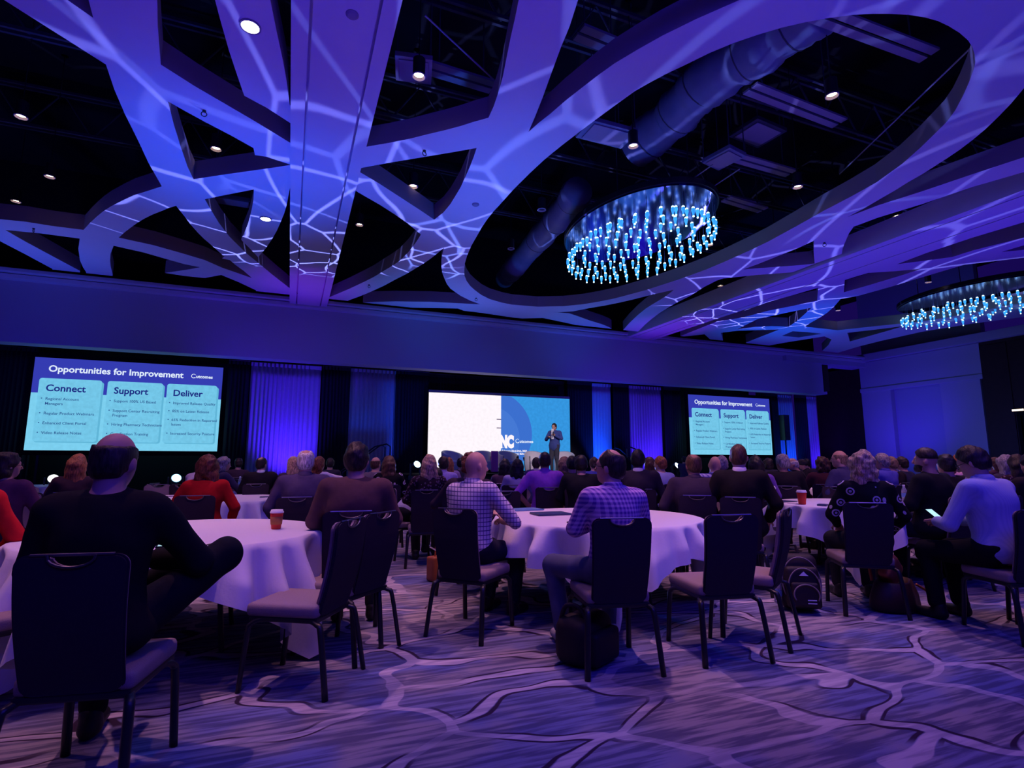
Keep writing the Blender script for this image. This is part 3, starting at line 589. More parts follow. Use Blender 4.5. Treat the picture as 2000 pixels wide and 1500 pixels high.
def slide(label, x0):
    w, h = 4.83, 2.67; t = thing('projection_screen', label, 'screen', (x0, 19.5, 1.61), 0, 'slide projection screens')
    fr = MB()
    for c, d in (((w / 2, .04, h + .07), (w + .3, .08, .14)), ((w / 2, .04, -.07), (w + .3, .08, .14)), ((-.07, .04, h / 2), (.14, .08, h)), ((w + .07, .04, h / 2), (.14, .08, h))): fr.box(c, d)
    fr.obj('frame', M['black'], t)
    m = MB()
    for xx in (.3, w - .3):
        m.box((xx, .12, -.8), (.06, .06, 1.62)); m.box((xx, .12, -1.58), (.3, .7, .05))
    m.obj('leg', M['metalblk'], t)
    split = h * .615
    flat('lower_panel', [(0, 0), (w, 0), (w, split), (0, split)], 0, E_cy, t)
    flat('header_panel', [(0, split), (w, split), (w, h), (0, h)], 0, E_ind, t)
    cols = [(.16, 1.66, 'Connect', ['Regional Account\nManagers', 'Regular Product Webinars', 'Enhanced Client Portal', 'Video Release Notes'], (.0, .42, .70, .98)),
            (1.80, 3.22, 'Support', ['Support 100% US Based', 'Support Center Recruiting\nProgram', 'Hiring Pharmacy Technicians', 'Certification Training\nProgram'], (.0, .29, .70, .98)),
            (3.33, 4.70, 'Deliver', ['Improved Release Quality', '85% on Latest Release', '65% Reduction in Reported\nIssues', 'Increased Security Posture'], (.0, .25, .52, .94))]
    for a, b_, head, items, offs in cols:
        flat('card_shadow', rrect(a + .03, .22, b_ + .05, 2.02, .07, False), -.004, E_sh, t)
        c = flat('card', rrect(a, .25, b_, 2.07, .07, False), -.009, E_card, t)
        text(head, a + .17, 1.70, .27, E_ink, t, -.013, 'heading_lettering', .006)
        for s, o_ in zip(items, offs):
            text('\u2022', a + .08, 1.44 - o_, .13, E_ink2, t, -.013, 'bullet')
            text(s, a + .19, 1.44 - o_, .111, E_ink2, t, -.013, 'body_lettering', .001)
    text('Opportunities for Improvement', .34, 2.27, .262, E_white, t, -.006, 'title_lettering', .006)
    logo(t, 4.02, 2.29, .12, E_white, -.008)
slide('left projection screen showing a three column slide, Connect, Support, Deliver', -6.94)
slide('right, more distant projection screen with the three column slide', 16.4)
# ------------------------------------------------------------------ centre LED wall
t = thing('led_wall', 'wide centre screen on the stage, white on the left and blue on the right', 'screen', (4.62, 19.5, .95))
w, h = 5.8, 2.86
EW = emit('led_white', (1.0, .93, .99), 1.0, .04); EB = emit('led_sky_blue', (.035, .30, .74), 1.0, .08); EB2 = emit('led_circle_blue', (.045, .16, .62), 1.0); EB3 = emit('led_inner_circle_blue', (.06, .19, .66), 1.0)
EDK = emit('led_dark_line', (.05, .02, .12), 1.0); ETOP = M['fascia']
m = MB(); m.box((w / 2, .12, h / 2), (w + .04, .2, h + .02)); m.obj('cabinet', M['black'], t)
m = MB(); m.box((w / 2, .05, h + .05), (w, .12, .09)); m.obj('top_rail', M['fascia'], t)
sp = 2.83
flat('white_half', [(0, 0), (sp, 0), (sp, h), (0, h)], 0, EW, t); flat('blue_half', [(sp, 0), (w, 0), (w, h), (sp, h)], 0, EB, t)
def arcpoly(cx, cz, r, x0, n=40):
    P = [(x0, max(0, min(h, cz - math.sqrt(max(0, r * r - (x0 - cx) ** 2)))))]
    for k in range(n + 1):
        a = -math.pi / 2 + math.pi * k / n; x = cx + r * math.cos(a); z = cz + r * math.sin(a)
        if x > x0 + .01 and 0.0 <= z <= h: P.append((x, z))
    P.append((x0, min(h, cz + math.sqrt(max(0, r * r - (x0 - cx) ** 2))))); return P
flat('large_circle', arcpoly(2.5, 1.40, 1.62, sp), -.004, EB2, t); flat('inner_circle', arcpoly(2.35, 1.2, 1.25, sp), -.007, EB3, t)
for z in (1.93, 1.60): flat('dark_bar', [(sp - .18, z), (sp, z), (sp, z + .03), (sp - .18, z + .03)], -.008, EDK, t)
text('NC', sp - .04, .90, .60, EW, t, -.010, 'large_lettering', .05, .62)
logo(t, sp + .68, 1.06, .15, E_white, -.010)
text('February 22nd-24th, 2023', sp + .04, .72, .098, EW, t, -.010, 'date_lettering', .003)
text('Denver Marketplace | Ballroom E', sp + .04, .61, .098, EW, t, -.010, 'venue_lettering', .003, .82)
for z in (.88, .50): flat('white_rule', [(sp + .01, z), (sp + .18, z), (sp + .18, z + .012), (sp + .01, z + .012)], -.010, EW, t)
# ------------------------------------------------------------------ stage, steps, handrails, armchairs, fixtures
t = thing('stage', 'low black stage platform in front of the centre screen', 'stage', (7.6, 18.35, 0))
m = MB(); m.box((0, 0, .86), (8.6, 3.4, .09)); m.obj('deck', M['black'], t, bev=.01)
m = MB(); m.box((0, -1.66, .41), (8.6, .04, .8)); m.box((0, 1.66, .41), (8.6, .04, .8)); m.box((-4.28, 0, .41), (.04, 3.3, .8)); m.box((4.28, 0, .41), (.04, 3.3, .8)); m.obj('skirt', M['curtainblk'], t)
def steps(label, x, y, s):
    t = thing('stage_steps', label, 'steps', (x, y, 0), 0, 'stage steps')
    for i in range(4):
        m = MB(); m.box((s * (1.15 - i * .28), 0, .1 + i * .21), (.3, 1.0, .04)); m.obj('tread', M['black'], t)
    m = MB()
    for yy in (-.5, .5):
        m.box((s * .7, yy, .3), (1.3, .04, .6))
    m.obj('side_frame', M['metalblk'], t)
    for yy in (-.52, .52):
        m = MB(); P = [(s * 1.35, yy, .05), (s * 1.35, yy, .75), (s * 1.30, yy, .95), (s * .2, yy, 1.80), (s * -.02, yy, 1.86), (s * -.14, yy, 1.78), (s * -.14, yy, 1.45), (s * -.05, yy, 1.3), (s * .12, yy, 1.15), (s * .15, yy, .75)]
        m.tube(P, .025, 8); m.obj('handrail', M['metalblk'], t)
steps('steps with black handrails at the left end of the stage', 2.9, 18.6, -1)
steps('steps with black handrails at the right end of the stage', 12.3, 18.6, 1)
def armchair(x, y, rz, label):
    t = thing('tub_armchair', label, 'armchair', (x, y, .905), rz, 'cream armchairs on the stage')
    m = MB(); n = 20; v = []; f = []
    prof = lambda a: .36 + .34 * max(0, math.cos(a)) ** .8 if math.cos(a) > 0 else .36
    for k in range(n + 1):
        a = -math.radians(125) + math.radians(250) * k / n; hh = .52 + .24 * (0.5 + .5 * math.cos(a))
        for r_, z in ((.38, .06), (.40, hh), (.36, hh + .03), (.31, hh), (.30, .3)): v.append((-r_ * math.sin(a), -r_ * math.cos(a), z))
    for k in range(n):
        for j in range(4): f.append((k * 5 + j, (k + 1) * 5 + j, (k + 1) * 5 + j + 1, k * 5 + j + 1))
    m.add(v, f); m.obj('tub_shell', M['beige'], t, smooth=True)
    m = MB(); m.box((0, .04, .34), (.56, .56, .16)); m.obj('seat_cushion', M['beige'], t, bev=.05, seg=3, smooth=True)
    m = MB(); m.box((0, .02, .2), (.58, .6, .2)); m.obj('base', M['beige'], t, bev=.02)
    for sx in (-1, 1):
        for sy in (-1, 1):
            m = MB(); m.box((sx * .22, .02 + sy * .22, .05), (.05, .05, .1)); m.obj('leg', M['black'], t)
def stx(px, d): return at(px, d)
for px, lab, rz in ((884, 'leftmost cream tub armchair on the stage', -2.7), (943, 'second cream tub armchair from the left on the stage', 2.9), (992, 'cream tub armchair near the middle of the centre screen', -3.0), (1045, 'cream tub armchair left of the standing presenter', 3.1), (1102, 'cream tub armchair right of the standing presenter', 2.7)):
    q = Py(px, 900, 18.6); armchair(q.x, q.y, rz, lab)
q = Py(1026, 900, 17.9); t = thing('microphone_stand', 'short microphone stand on the stage left of the presenter', 'stand', (q.x, q.y, .905))
m = MB(); m.lathe([(0, 0), (.12, 0), (.12, .015), (0, .02)], 16); m.obj('base', M['metalblk'], t); m = MB(); m.tube([(0, 0, .01), (-.05, 0, .42)], .012, 8); m.obj('pole', M['metalblk'], t); m = MB(); m.tube([(-.05, 0, .42), (-.06, 0, .54)], [.02, .03], 8); m.obj('microphone', M['metalblk'], t)
q = Py(966, 900, 18.3); t = thing('stage_banner', 'small pink and violet upright panel between the armchairs', 'panel', (q.x, q.y, .905), .5)
m = MB(); m.box((0, 0, .38), (.34, .05, .76)); m.obj('panel', mat('pink_printed_fabric', (.75, .12, .5), .6), t, bev=.01); m = MB(); m.box((0, 0, .02), (.4, .25, .03)); m.obj('foot', M['metalblk'], t)
FIXP = []
for (px, d, z, lab, mt_) in ((812, 15.3, 1.17, 'moving head light glowing cyan white left of the stage', 0), (1318, 18.0, 1.12, 'moving head light glowing white blue left of the right screen', 0), (346, 13.0, .86, 'floor light glowing cyan under the left screen', 0), (108, 12.5, .86, 'white floor light at the far left under the left screen', 0)):
    p = at(px, d); FIXP.append((p, z)); t = thing('moving_head_light', lab, 'light', p, .3, 'glowing stage fixtures')
    m = MB(); m.box((0, 0, z - .33), (.3, .25, .12)); m.box((0, 0, (z - .39) / 2), (.22, .22, z - .39)); m.obj('base', M['metalblk'], t, bev=.01)
    m = MB(); m.box((-.15, 0, z - .1), (.03, .08, .34)); m.box((.15, 0, z - .1), (.03, .08, .34)); m.obj('yoke', M['metalblk'], t)
    R_ = Matrix.Rotation(math.radians(62), 3, 'X')
    m = MB(); m.lathe([(0, -.12), (.08, -.12), (.115, .1), (.105, .1), (.0, .08)], 20); m.v = [tuple(R_ @ Vector(p_) + Vector((0, 0, z))) for p_ in m.v]; m.obj('head', M['metalblk'], t)
    m = MB(); m.lathe([(0, .125), (.07, .118), (.104, .095), (.0, .09)], 20); m.v = [tuple(R_ @ Vector(p_) + Vector((0, 0, z))) for p_ in m.v]; m.obj('lens', emit('fixture_lens', ((.45, .85, 1.0), (.6, .8, 1), (.2, .7, 1), (.9, 1, .9))[len(FIXP) - 1], 7), t)
q = Py(1535, 870, 19.2); t = thing('speaker_column', 'slim black loudspeaker hanging right of the right screen', 'speaker', (q.x, q.y, 0))
m = MB(); m.box((0, 0, 2.9), (.35, .3, 1.2)); m.obj('cabinet', M['metalblk'], t, bev=.02); m = MB(); m.box((0, -.155, 2.9), (.3, .01, 1.1)); m.obj('grille', M['steel'], t); m = MB(); m.tube([(0, 0, 0), (0, 0, 2.3)], .03, 8); m.box((0, 0, .02), (.5, .5, .04)); m.obj('stand', M['metalblk'], t)
# ------------------------------------------------------------------ banquet chair
def curve_pts(P, n=4):
    P = [Vector(p) for p in P]; out = []
    for i in range(len(P) - 1):
        a = P[max(i - 1, 0)]; b_ = P[i]; c = P[i + 1]; d = P[min(i + 2, len(P) - 1)]
        for k in range(n):
            t = k / n; out.append(.5 * ((2 * b_) + (c - a) * t + (2 * a - 5 * b_ + 4 * c - d) * t * t + (3 * b_ - a - 3 * c + d) * t ** 3))
    out.append(P[-1]); return out
def back_y(z): t = (z - .43) / .5; return -.205 - .095 * t - .02 * math.sin(max(0, min(1, t)) * math.pi)
def back_outline(w0, w1, z0, z1, dip=.045, dw=.08, r=.045):
    P = []
    def arc(cx, cz, a0):
        for k in range(6): a = math.radians(a0 + 90 * k / 5); P.append((cx + r * math.cos(a), cz + r * math.sin(a)))
    arc(-w0 + r, z0 + r, 180); arc(w0 - r, z0 + r, 270); arc(w1 - r, z1 - r, 0)
    for k in range(11): x = dw * math.cos(math.pi * k / 10); P.append((x, z1 - dip * math.sin(math.pi * k / 10) ** .8 * 1.0))
    arc(-w1 + r, z1 - r, 90); return P
def back_slab(P, off, th):
    # subdivide in z through stacked strips: build as grid between left/right borders is overkill; shear each vertex onto the curved back
    import bmesh
    b = bmesh.new(); vs = [b.verts.new((x, 0, z)) for x, z in P]; f = b.faces.new(vs)
    for zc in (.50, .57, .64, .71, .78, .85):
        bmesh.ops.bisect_plane(b, geom=b.verts[:] + b.edges[:] + b.faces[:], plane_co=(0, 0, zc), plane_no=(0, 0, 1))
    r = bmesh.ops.extrude_face_region(b, geom=b.faces[:])
    for e in r['geom']:
        if isinstance(e, bmesh.types.BMVert): e.co.y = th
    for v in b.verts: v.co.y += back_y(v.co.z) + off
    bmesh.ops.recalc_face_normals(b, faces=b.faces)
    es = [e for e in b.edges if len(e.link_faces) == 2 and e.calc_face_angle(0) > 1.2]
    bmesh.ops.bevel(b, geom=es, offset=min(.012, th * .35), segments=2, affect='EDGES')
    me = bpy.data.meshes.new('back'); b.to_mesh(me); b.free(); return me
def make_chair():
    t = thing('banquet_chair', 'x', 'chair', (0, 0, 0), 0)
    link('back_shell', back_slab(back_outline(.178, .192, .40, .93), -.012, .022), M['chairback'], t)
    link('back_cushion', back_slab(back_outline(.168, .182, .45, .925), .010, .032), M['fabric'], t)
    m = MB(); m.tube([(x, back_y(.925) - .002, .929) for x in (-.14, -.08, 0, .08, .14)], .006, 8)
    m.tube([(.08 * math.cos(math.pi * k / 10), back_y(.91) - .014, .93 - .045 * math.sin(math.pi * k / 10) ** .8) for k in range(11)], .005, 6); m.obj('handle_rim', M['chrome'], t)
    m = MB(); m.box((0, .01, .437), (.41, .44, .075)); o = m.obj('seat', M['fabric'], t, bev=.032, seg=4, smooth=True)
    m = MB(); m.box((0, .0, .392), (.40, .42, .03)); m.obj('seat_frame', M['metalblk'], t, bev=.008)
    for s in (-1, 1):
        m = MB(); m.tube(curve_pts([(s * .13, -.06, .385), (s * .17, -.15, .388), (s * .20, -.215, .375), (s * .213, -.245, .33), (s * .235, -.30, .0)]), .015, 8, flat=1.25); m.obj('leg', M['metalblk'], t, smooth=True)
        m = MB(); m.tube(curve_pts([(s * .17, .08, .385), (s * .19, .15, .383), (s * .203, .19, .36), (s * .208, .205, .31), (s * .215, .235, .0)]), .015, 8, flat=1.25); m.obj('leg', M['metalblk'], t, smooth=True)
    return t
CH0 = make_chair(); _ch_used = [False]
LIGHTFAB = {'taupe_seat_fabric': M['fabric'], 'shaded_grey_seat_fabric': M['fabric']}
def rzf(px, rel): return -(YAW + math.atan((px - 1000) / 1075.9)) + math.radians(rel)
def chair(px, d, rel, label, group='banquet chairs at the round tables'):
    p = at(px, d); rz = rzf(px, rel)
    if not _ch_used[0]:
        _ch_used[0] = True; CH0.location = p; CH0.rotation_euler = (0, 0, rz); CH0['label'] = label; CH0['group'] = group; return CH0
    return copy_tree(CH0, p, rz, label, group)
# ------------------------------------------------------------------ round tables with square linen
def cloth_mesh(r, half, rot, seed, ht=.765):
    rs = np.random.RandomState(seed); n = 168; v = [(0, 0, ht)]; rows = [r * .5, r * .985, r + .006]
    ph = rs.uniform(0, 6.28, 5); fr = [9, 14, 22, 31, 5]
    for q, rr in enumerate(rows):
        for k in range(n): a = 2 * math.pi * k / n; v.append((rr * math.cos(a), rr * math.sin(a), ht - (.006 if q == 2 else 0)))
    ns = 12
    for j in range(1, ns + 1):
        s = j / ns
        for k in range(n):
            a = 2 * math.pi * k / n; c = math.cos(a + rot); si = math.sin(a + rot)
            L = half / max(abs(c), abs(si)); drop = min(L - r, 1.35)
            corner = max(0, (L - half) / (half * .41))
            fold = sum(math.sin(fr[i] * a + ph[i] + .5 * s) * (.040, .060, .066, .040, .03)[i] for i in range(5)) * (1 + .7 * corner)
            fold += .035 * corner * math.sin(22 * a + ph[1])
            dz = min(drop * s, ht - .012)
            out = max(0, drop * s - (ht - .012))
            rr = r + .012 + fold * min(1, s * 1.7) + .055 * s + .06 * corner * s + out * .55
            v.append((rr * math.cos(a), rr * math.sin(a), ht - .008 - dz * .985 + .0))
    f = [(0, 1 + k, 1 + (k + 1) % n) for k in range(n)]
    for j in range(len(rows) + ns - 1):
        for k in range(n):
            a = 1 + j * n + k; b_ = 1 + j * n + (k + 1) % n; f.append((a, a + n, b_ + n, b_))
    me = bpy.data.meshes.new('linen'); me.from_pydata(v, [], f); me.polygons.foreach_set('use_smooth', [True] * len(f)); return me
def table(px, d, label, seed, r=.93, rot=0., half=1.24):
    p = at(px, d); t = thing('round_table', 'round table under the ' + label.replace('white ', ''), 'table', p, 0, 'round banquet tables')
    m = MB(); m.lathe([(0, .725), (r, .725), (r, .75), (0, .75)], 40); m.obj('tabletop', M['woodtop'], t)
    for s in range(4):
        a = .78 + s * math.pi / 2; m = MB(); m.tube([(.38 * math.cos(a), .38 * math.sin(a), .725), (.48 * math.cos(a), .48 * math.sin(a), 0)], .018, 8); m.obj('leg', M['metalblk'], t)
    o = link('tablecloth', cloth_mesh(r + .01, half, rot, seed), M['cloth'], None, p); tag(o, label, 'tablecloth', 'white square cloths on the round tables')
    return p
TH_ = .766
TB = {}
for k, a in {
 'T1': (368, 4.1, 'white tablecloth hanging to the floor at the near left table', 3, .95, -.08),
 'T2': (1163, 5.3, 'white tablecloth on the centre table with folders on it', 5, .95, 1.25),
 'T3': (1668, 6.9, 'white tablecloth on the right table with the red cup', 8, .95, .2),
 'T4': (428, 7.9, 'white tablecloth on the table beside the woman in red', 9, .95, .5),
 'T5': (-95, 7.3, 'white tablecloth cut off by the left edge of the picture', 10, .93, .4),
 'T6': (120, 12.3, 'white tablecloth far left behind the two empty chairs', 11, .93, 0.),
 'T7': (500, 11.2, 'white tablecloth behind the man in a dark suit at the left', 12, .93, .5),
 'T8': (1030, 10.4, 'white tablecloth in the middle row behind the empty chairs', 13, .93, .3),
 'T9': (1305, 11.2, 'white tablecloth in the middle row right of the checked shirt', 14, .93, .5),
 'T10': (1588, 11.6, 'white tablecloth far right behind the man in the black jacket', 15, .93, .0),
 'T11': (2085, 8.4, 'white tablecloth cut off by the right edge of the picture', 16, .93, .2)}.items():
    TB[k] = table(a[0], a[1], a[2], a[3], a[4], a[5], 1.22)
# ------------------------------------------------------------------ small things
def ontab(k, px):
    c = TB[k]; d = c.x * math.sin(YAW) + c.y * math.cos(YAW); q = at(px, d); return Vector((q.x, q.y, TH_))
def coffee_cup(px, py, label, mt, z=TH_, s=1.0, sleeve=None, lid=True, grp=None):
    p = py if isinstance(py, Vector) else Pz(px, py, z); t = thing('paper_cup', label, 'cup', p, .4, grp)
    m = MB(); m.lathe([(0, .002), (.028 * s, .0), (.030 * s, .004), (.041 * s, .105 * s), (.040 * s, .108 * s), (.028 * s, .01), (0, .01)], 24); m.obj('cup_body', mt, t, smooth=True)
    if sleeve: m = MB(); m.lathe([(.0335 * s, .03 * s), (.0355 * s, .03 * s), (.0405 * s, .082 * s), (.0385 * s, .082 * s)], 24, cap=False); m.obj('sleeve', sleeve, t, smooth=True)
    if lid: m = MB(); m.lathe([(.0435 * s, .104 * s), (.044 * s, .112 * s), (.039 * s, .116 * s), (.037 * s, .126 * s), (.0, .123 * s)], 24, cap=False); m.obj('lid', M['white'], t, smooth=True)
    return t
gl, gb, _n = principled('clear_plastic'); gb.inputs['Base Color'].default_value = (.85, .85, .95, 1); gb.inputs['Roughness'].default_value = .12; gb.inputs['Transmission Weight'].default_value = .75; gb.inputs['IOR'].default_value = 1.2
M['clear'] = gl
def bottle(px, py, label, z=TH_, loc=None):
    p = loc or Pz(px, py, z); t = thing('water_bottle', label, 'bottle', p)
    m = MB(); m.lathe([(0, .004), (.028, 0), (.032, .01), (.031, .05), (.032, .06), (.031, .12), (.030, .15), (.014, .19), (.012, .205), (0, .205)], 20); m.obj('bottle_body', M['clear'], t, smooth=True)
    m = MB(); m.lathe([(.0325, .065), (.0325, .115)], 20, cap=False); m.obj('wrapper', M['lblue'], t); m = MB(); m.lathe([(0, .2), (.0145, .2), (.0145, .22), (0, .22)], 14); m.obj('cap', M['white'], t); return t
def flatbox(px, py, w, d, h, rz, name, lab, cat, mt, z=TH_, grp=None):
    p = Pz(px, py, z); m = MB(); m.box((0, 0, h / 2), (w, d, h)); o = m.obj(name, mt, None, bev=min(h * .3, .004), loc=(p.x, p.y, z + .001), rot=(0, 0, rz)); return tag(o, lab, cat, grp)
coffee_cup(539, 1033, 'white lidded coffee cup with brown and red sleeve at the near left table', M['red'], sleeve=M['kraft'], s=1.15)
coffee_cup(1567, 985, 'red cup with white lid on the right table', M['red'], s=1.35)
coffee_cup(1506, 980, 'tall white cup at the left end of the right table', M['white'], s=1.6, lid=True)
coffee_cup(1806, 984, 'short clear tumbler beside the water bottle on the right table', M['clear'], s=.9, lid=False)
bottle(1768, 981, 'water bottle on the right table beside the bearded man')
bottle(0, 0, 'water bottle on the far left table beside the man in a suit', loc=ontab('T7', 471))
bottle(0, 0, 'short bottle on the middle row table behind the checked shirt', loc=ontab('T9', 1296))
coffee_cup(1006, ontab('T8', 1006), 'white cup on the middle row table near the empty chairs', M['white'], s=1.6, lid=False)
coffee_cup(542, ontab('T7', 542), 'red and white cup at the right end of the far left table', M['red'], s=1.4)
coffee_cup(1559, ontab('T10', 1559), 'white cup on the far right table', M['white'], s=1.2)
flatbox(1025, 996, .34, .24, .012, .1, 'folder', 'light blue topped folder, farther of two on the centre table', 'folder', M['lblue'])
flatbox(1075, 1005, .34, .25, .018, -.05, 'laptop', 'closed dark laptop, nearer of two flat items on the centre table', 'laptop', M['navy'])
flatbox(1128, 1022, .10, .16, .010, .3, 'phone', 'dark phone at the elbow of the man in the checked shirt', 'phone', M['black'])
t = thing('phone', 'lit phone on the near left table beside the man in black', 'phone', Pz(333, 1068, TH_) + Vector((0, 0, .001)), .1)
m = MB(); m.box((0, 0, .005), (.15, .075, .01)); m.obj('phone_body', M['black'], t, bev=.003); m = MB(); m.box((0, 0, .0108), (.13, .062, .001)); m.obj('screen', emit('phone_screen', (.5, .8, .95), .9), t)
flatbox(345, 1078, .26, .2, .006, .25, 'notebook', 'thin white notebook under the lit phone on the near left table', 'notebook', M['paper'])
m = MB(); m.tube([(0, 0, .012), (.13, .05, .03)], .004, 6); tag(m.obj('pen', M['metalblk'], loc=Pz(372, 1075, TH_)), 'dark pen lying across the notebook on the near left table', 'pen')
flatbox(345, 968, .3, .2, .006, .1, 'notebook', 'white notebook at the left end of the second row table', 'notebook', M['paper'])
flatbox(522, 971, .2, .1, .01, .0, 'eyeglass_case', 'dark flat case on the second row table', 'case', M['navy'])
m = MB(); m.tube([(0, 0, .012), (.06, .1, .03)], .005, 6); tag(m.obj('pen', M['metalblk'], loc=Pz(530, 968, TH_)), 'dark pen beside the flat case on the second row table', 'pen')
flatbox(1525, 980, .36, .22, .01, .1, 'folder', 'dark folder left of the red cup on the right table', 'folder', M['navy'])
flatbox(1556, 983, .2, .12, .006, .1, 'note_card', 'white note card beside the red cup', 'card', M['paper'])
flatbox(1607, 988, .12, .1, .02, .5, 'sunglasses_case', 'small dark case left of the woman in the floral top', 'case', M['navy'])
t = thing('headphones', 'black cable and headphones beside the clear tumbler on the right table', 'headphones', Pz(1790, 987, TH_)); m = MB(); m.tube(curve_pts([(-.16, 0, .01), (-.08, .04, .012), (0, 0, .02), (.08, -.03, .012), (.2, .0, .01)]), .009, 8); m.obj('cable', M['metalblk'], t, smooth=True)
m = MB(); m.tube([(-.05 + .05 * math.cos(a), .0, .03 + .04 * math.sin(a)) for a in np.linspace(0, math.pi, 9)], .006, 6); m.obj('headband', M['metalblk'], t, smooth=True)
t = thing('eyeglasses', 'pale eyeglasses on the far left table', 'glasses', ontab('T7', 450)); m = MB(); m.box((0, 0, .02), (.2, .12, .03)); m.obj('lens_frame', M['white'], t, bev=.01)
# bags
def blob_bag(P, rz, name, label, w, d, h, mt):
    t = thing(name, label, 'bag', P, rz); return t
def rounded(m_, c, d, mt, t, name, bev=.05, tilt=None, label=None):
    m = MB(); m.box((0, 0, 0), d); me = m.mesh(name, True, bev, 4); o = link(name, me, mt, t, Vector(c), tilt or (0, 0, 0), label); return o
M['bagcloth'] = mat('black_maroon_nylon', (.014, .008, .012), .6, .3, 60, .3); M['baggrey'] = mat('grey_piping', (.16, .13, .16), .6, .1, 20, .3)
bp_ = at(1540, 5.0); t = thing('backpack', 'black hiking backpack with grey piping standing on the carpet right of the empty chairs', 'backpack', bp_, rzf(1552, 198))
rounded(0, (0, 0, .24), (.33, .20, .46), M['bagcloth'], t, 'main_compartment', .09, (.16, 0, 0))
rounded(0, (0, .13, .21), (.27, .10, .34), M['bagcloth'], t, 'front_pocket', .045, (.16, 0, 0))
rounded(0, (0, .185, .16), (.22, .06, .20), M['bagcloth'], t, 'lower_pocket', .028, (.16, 0, 0))
for (yy, ww, zz, hh) in ((.12, .31, .245, .42), (.185, .255, .215, .32), (.217, .2, .165, .17)):
    m = MB(); m.tube([(ww / 2 * math.cos(a), yy - (zz + hh / 2 * math.sin(a) * .98 - .24) * .16, zz + hh / 2 * math.sin(a) * .98) for a in np.linspace(-.5, math.pi + .5, 22)], .006, 6); m.obj('zip_piping', M['baggrey'], t, smooth=True)
m = MB(); m.add([(-.035, .19, .315), (.04, .19, .315), (.015, .188, .34), (0, .187, .35), (-.012, .188, .335)], [(0, 1, 2, 3, 4)]); m.obj('mountain_logo', M['white'], t)
for zz in (.10, .125): m = MB(); m.box((-.04, .225, zz), (.07, .004, .008)); m.obj('tag_lettering', M['white'], t)
m = MB(); m.tube([(-.04, -.06, .47), (-.03, -.08, .53), (.03, -.08, .53), (.04, -.06, .47)], .012, 8); m.obj('grab_handle', M['bagcloth'], t)
bt = bottle(0, 0, 'clear bottle in the side pocket of the hiking backpack', loc=bp_ + Matrix.Rotation(rzf(1552, 198), 3, 'Z') @ Vector((.185, .06, .06)))
bt.rotation_euler = (.12, 0, 0)
bp2 = at(1135, 3.75); t = thing('backpack', 'black backpack slumped under the chair of the man in the checked shirt', 'backpack', bp2, .5)
rounded(0, (0, 0, .15), (.40, .26, .30), M['bagcloth'], t, 'main_compartment', .11); rounded(0, (.0, -.14, .12), (.3, .09, .2), M['bagcloth'], t, 'front_pocket', .04)
m = MB(); m.tube(curve_pts([(-.12, .1, .26), (-.14, .04, .36), (-.1, -.05, .33), (-.12, -.12, .1)]), .015, 8); m.obj('shoulder_strap', M['bagcloth'], t, smooth=True)
bg = at(868, 6.2); t = thing('handbag', 'brown leather handbag on the carpet behind the bald man', 'bag', bg, .3)
m = MB(); m.prism([(-.16, -.07), (.16, -.07), (.17, .07), (-.17, .07)], 0, .26); m.obj('bag_body', M['leather'], t, bev=.03, seg=3, smooth=True)
m = MB(); m.tube(curve_pts([(-.1, 0, .25), (-.08, 0, .4), (0, 0, .45), (.08, 0, .4), (.1, 0, .25)]), .009, 8); m.obj('handle', M['leather'], t, smooth=True)
m = MB(); m.box((-.12, -.05, .33), (.16, .02, .012), Matrix.Rotation(.5, 3, 'Y')); m.obj('papers', M['paper'], t)
bg = at(1722, 5.0); t = thing('handbag', 'open tan leather tote under the chair of the woman in the floral top', 'bag', bg, .2)
m = MB(); m.lathe([(0, 0), (.20, .0), (.24, .03), (.23, .12), (.19, .24), (.17, .25), (.16, .2), (0, .18)], 28); m.v = [(x_ * 1.15, y_ * .7 + .02 * math.sin(x_ * 20), z_) for x_, y_, z_ in m.v]; m.obj('bag_body', mat('dark_brown_leather', (.05, .016, .012), .5, .3, 14, .35), t, smooth=True)
m = MB(); m.tube(curve_pts([(-.16, .1, .24), (-.1, .14, .42), (.04, .15, .46), (.14, .1, .25)]), .013, 8); m.obj('handle', M['leather'], t, smooth=True)
m = MB(); m.tube(curve_pts([(.2, -.1, .2), (.36, -.16, .1), (.4, -.2, .02), (.25, -.26, .015), (.1, -.22, .02)]), .011, 8); m.obj('shoulder_strap', M['leather'], t, smooth=True)
j = MB(); j.box((0, 0, 0), (.30, .10, .22)); link('tan_jacket', j.mesh('jk', True, .045, 4), mat('rust_fabric', (.42, .13, .07), .9, .4, 14, bump=.8), t, (.02, .02, .32), (.3, .5, .2))
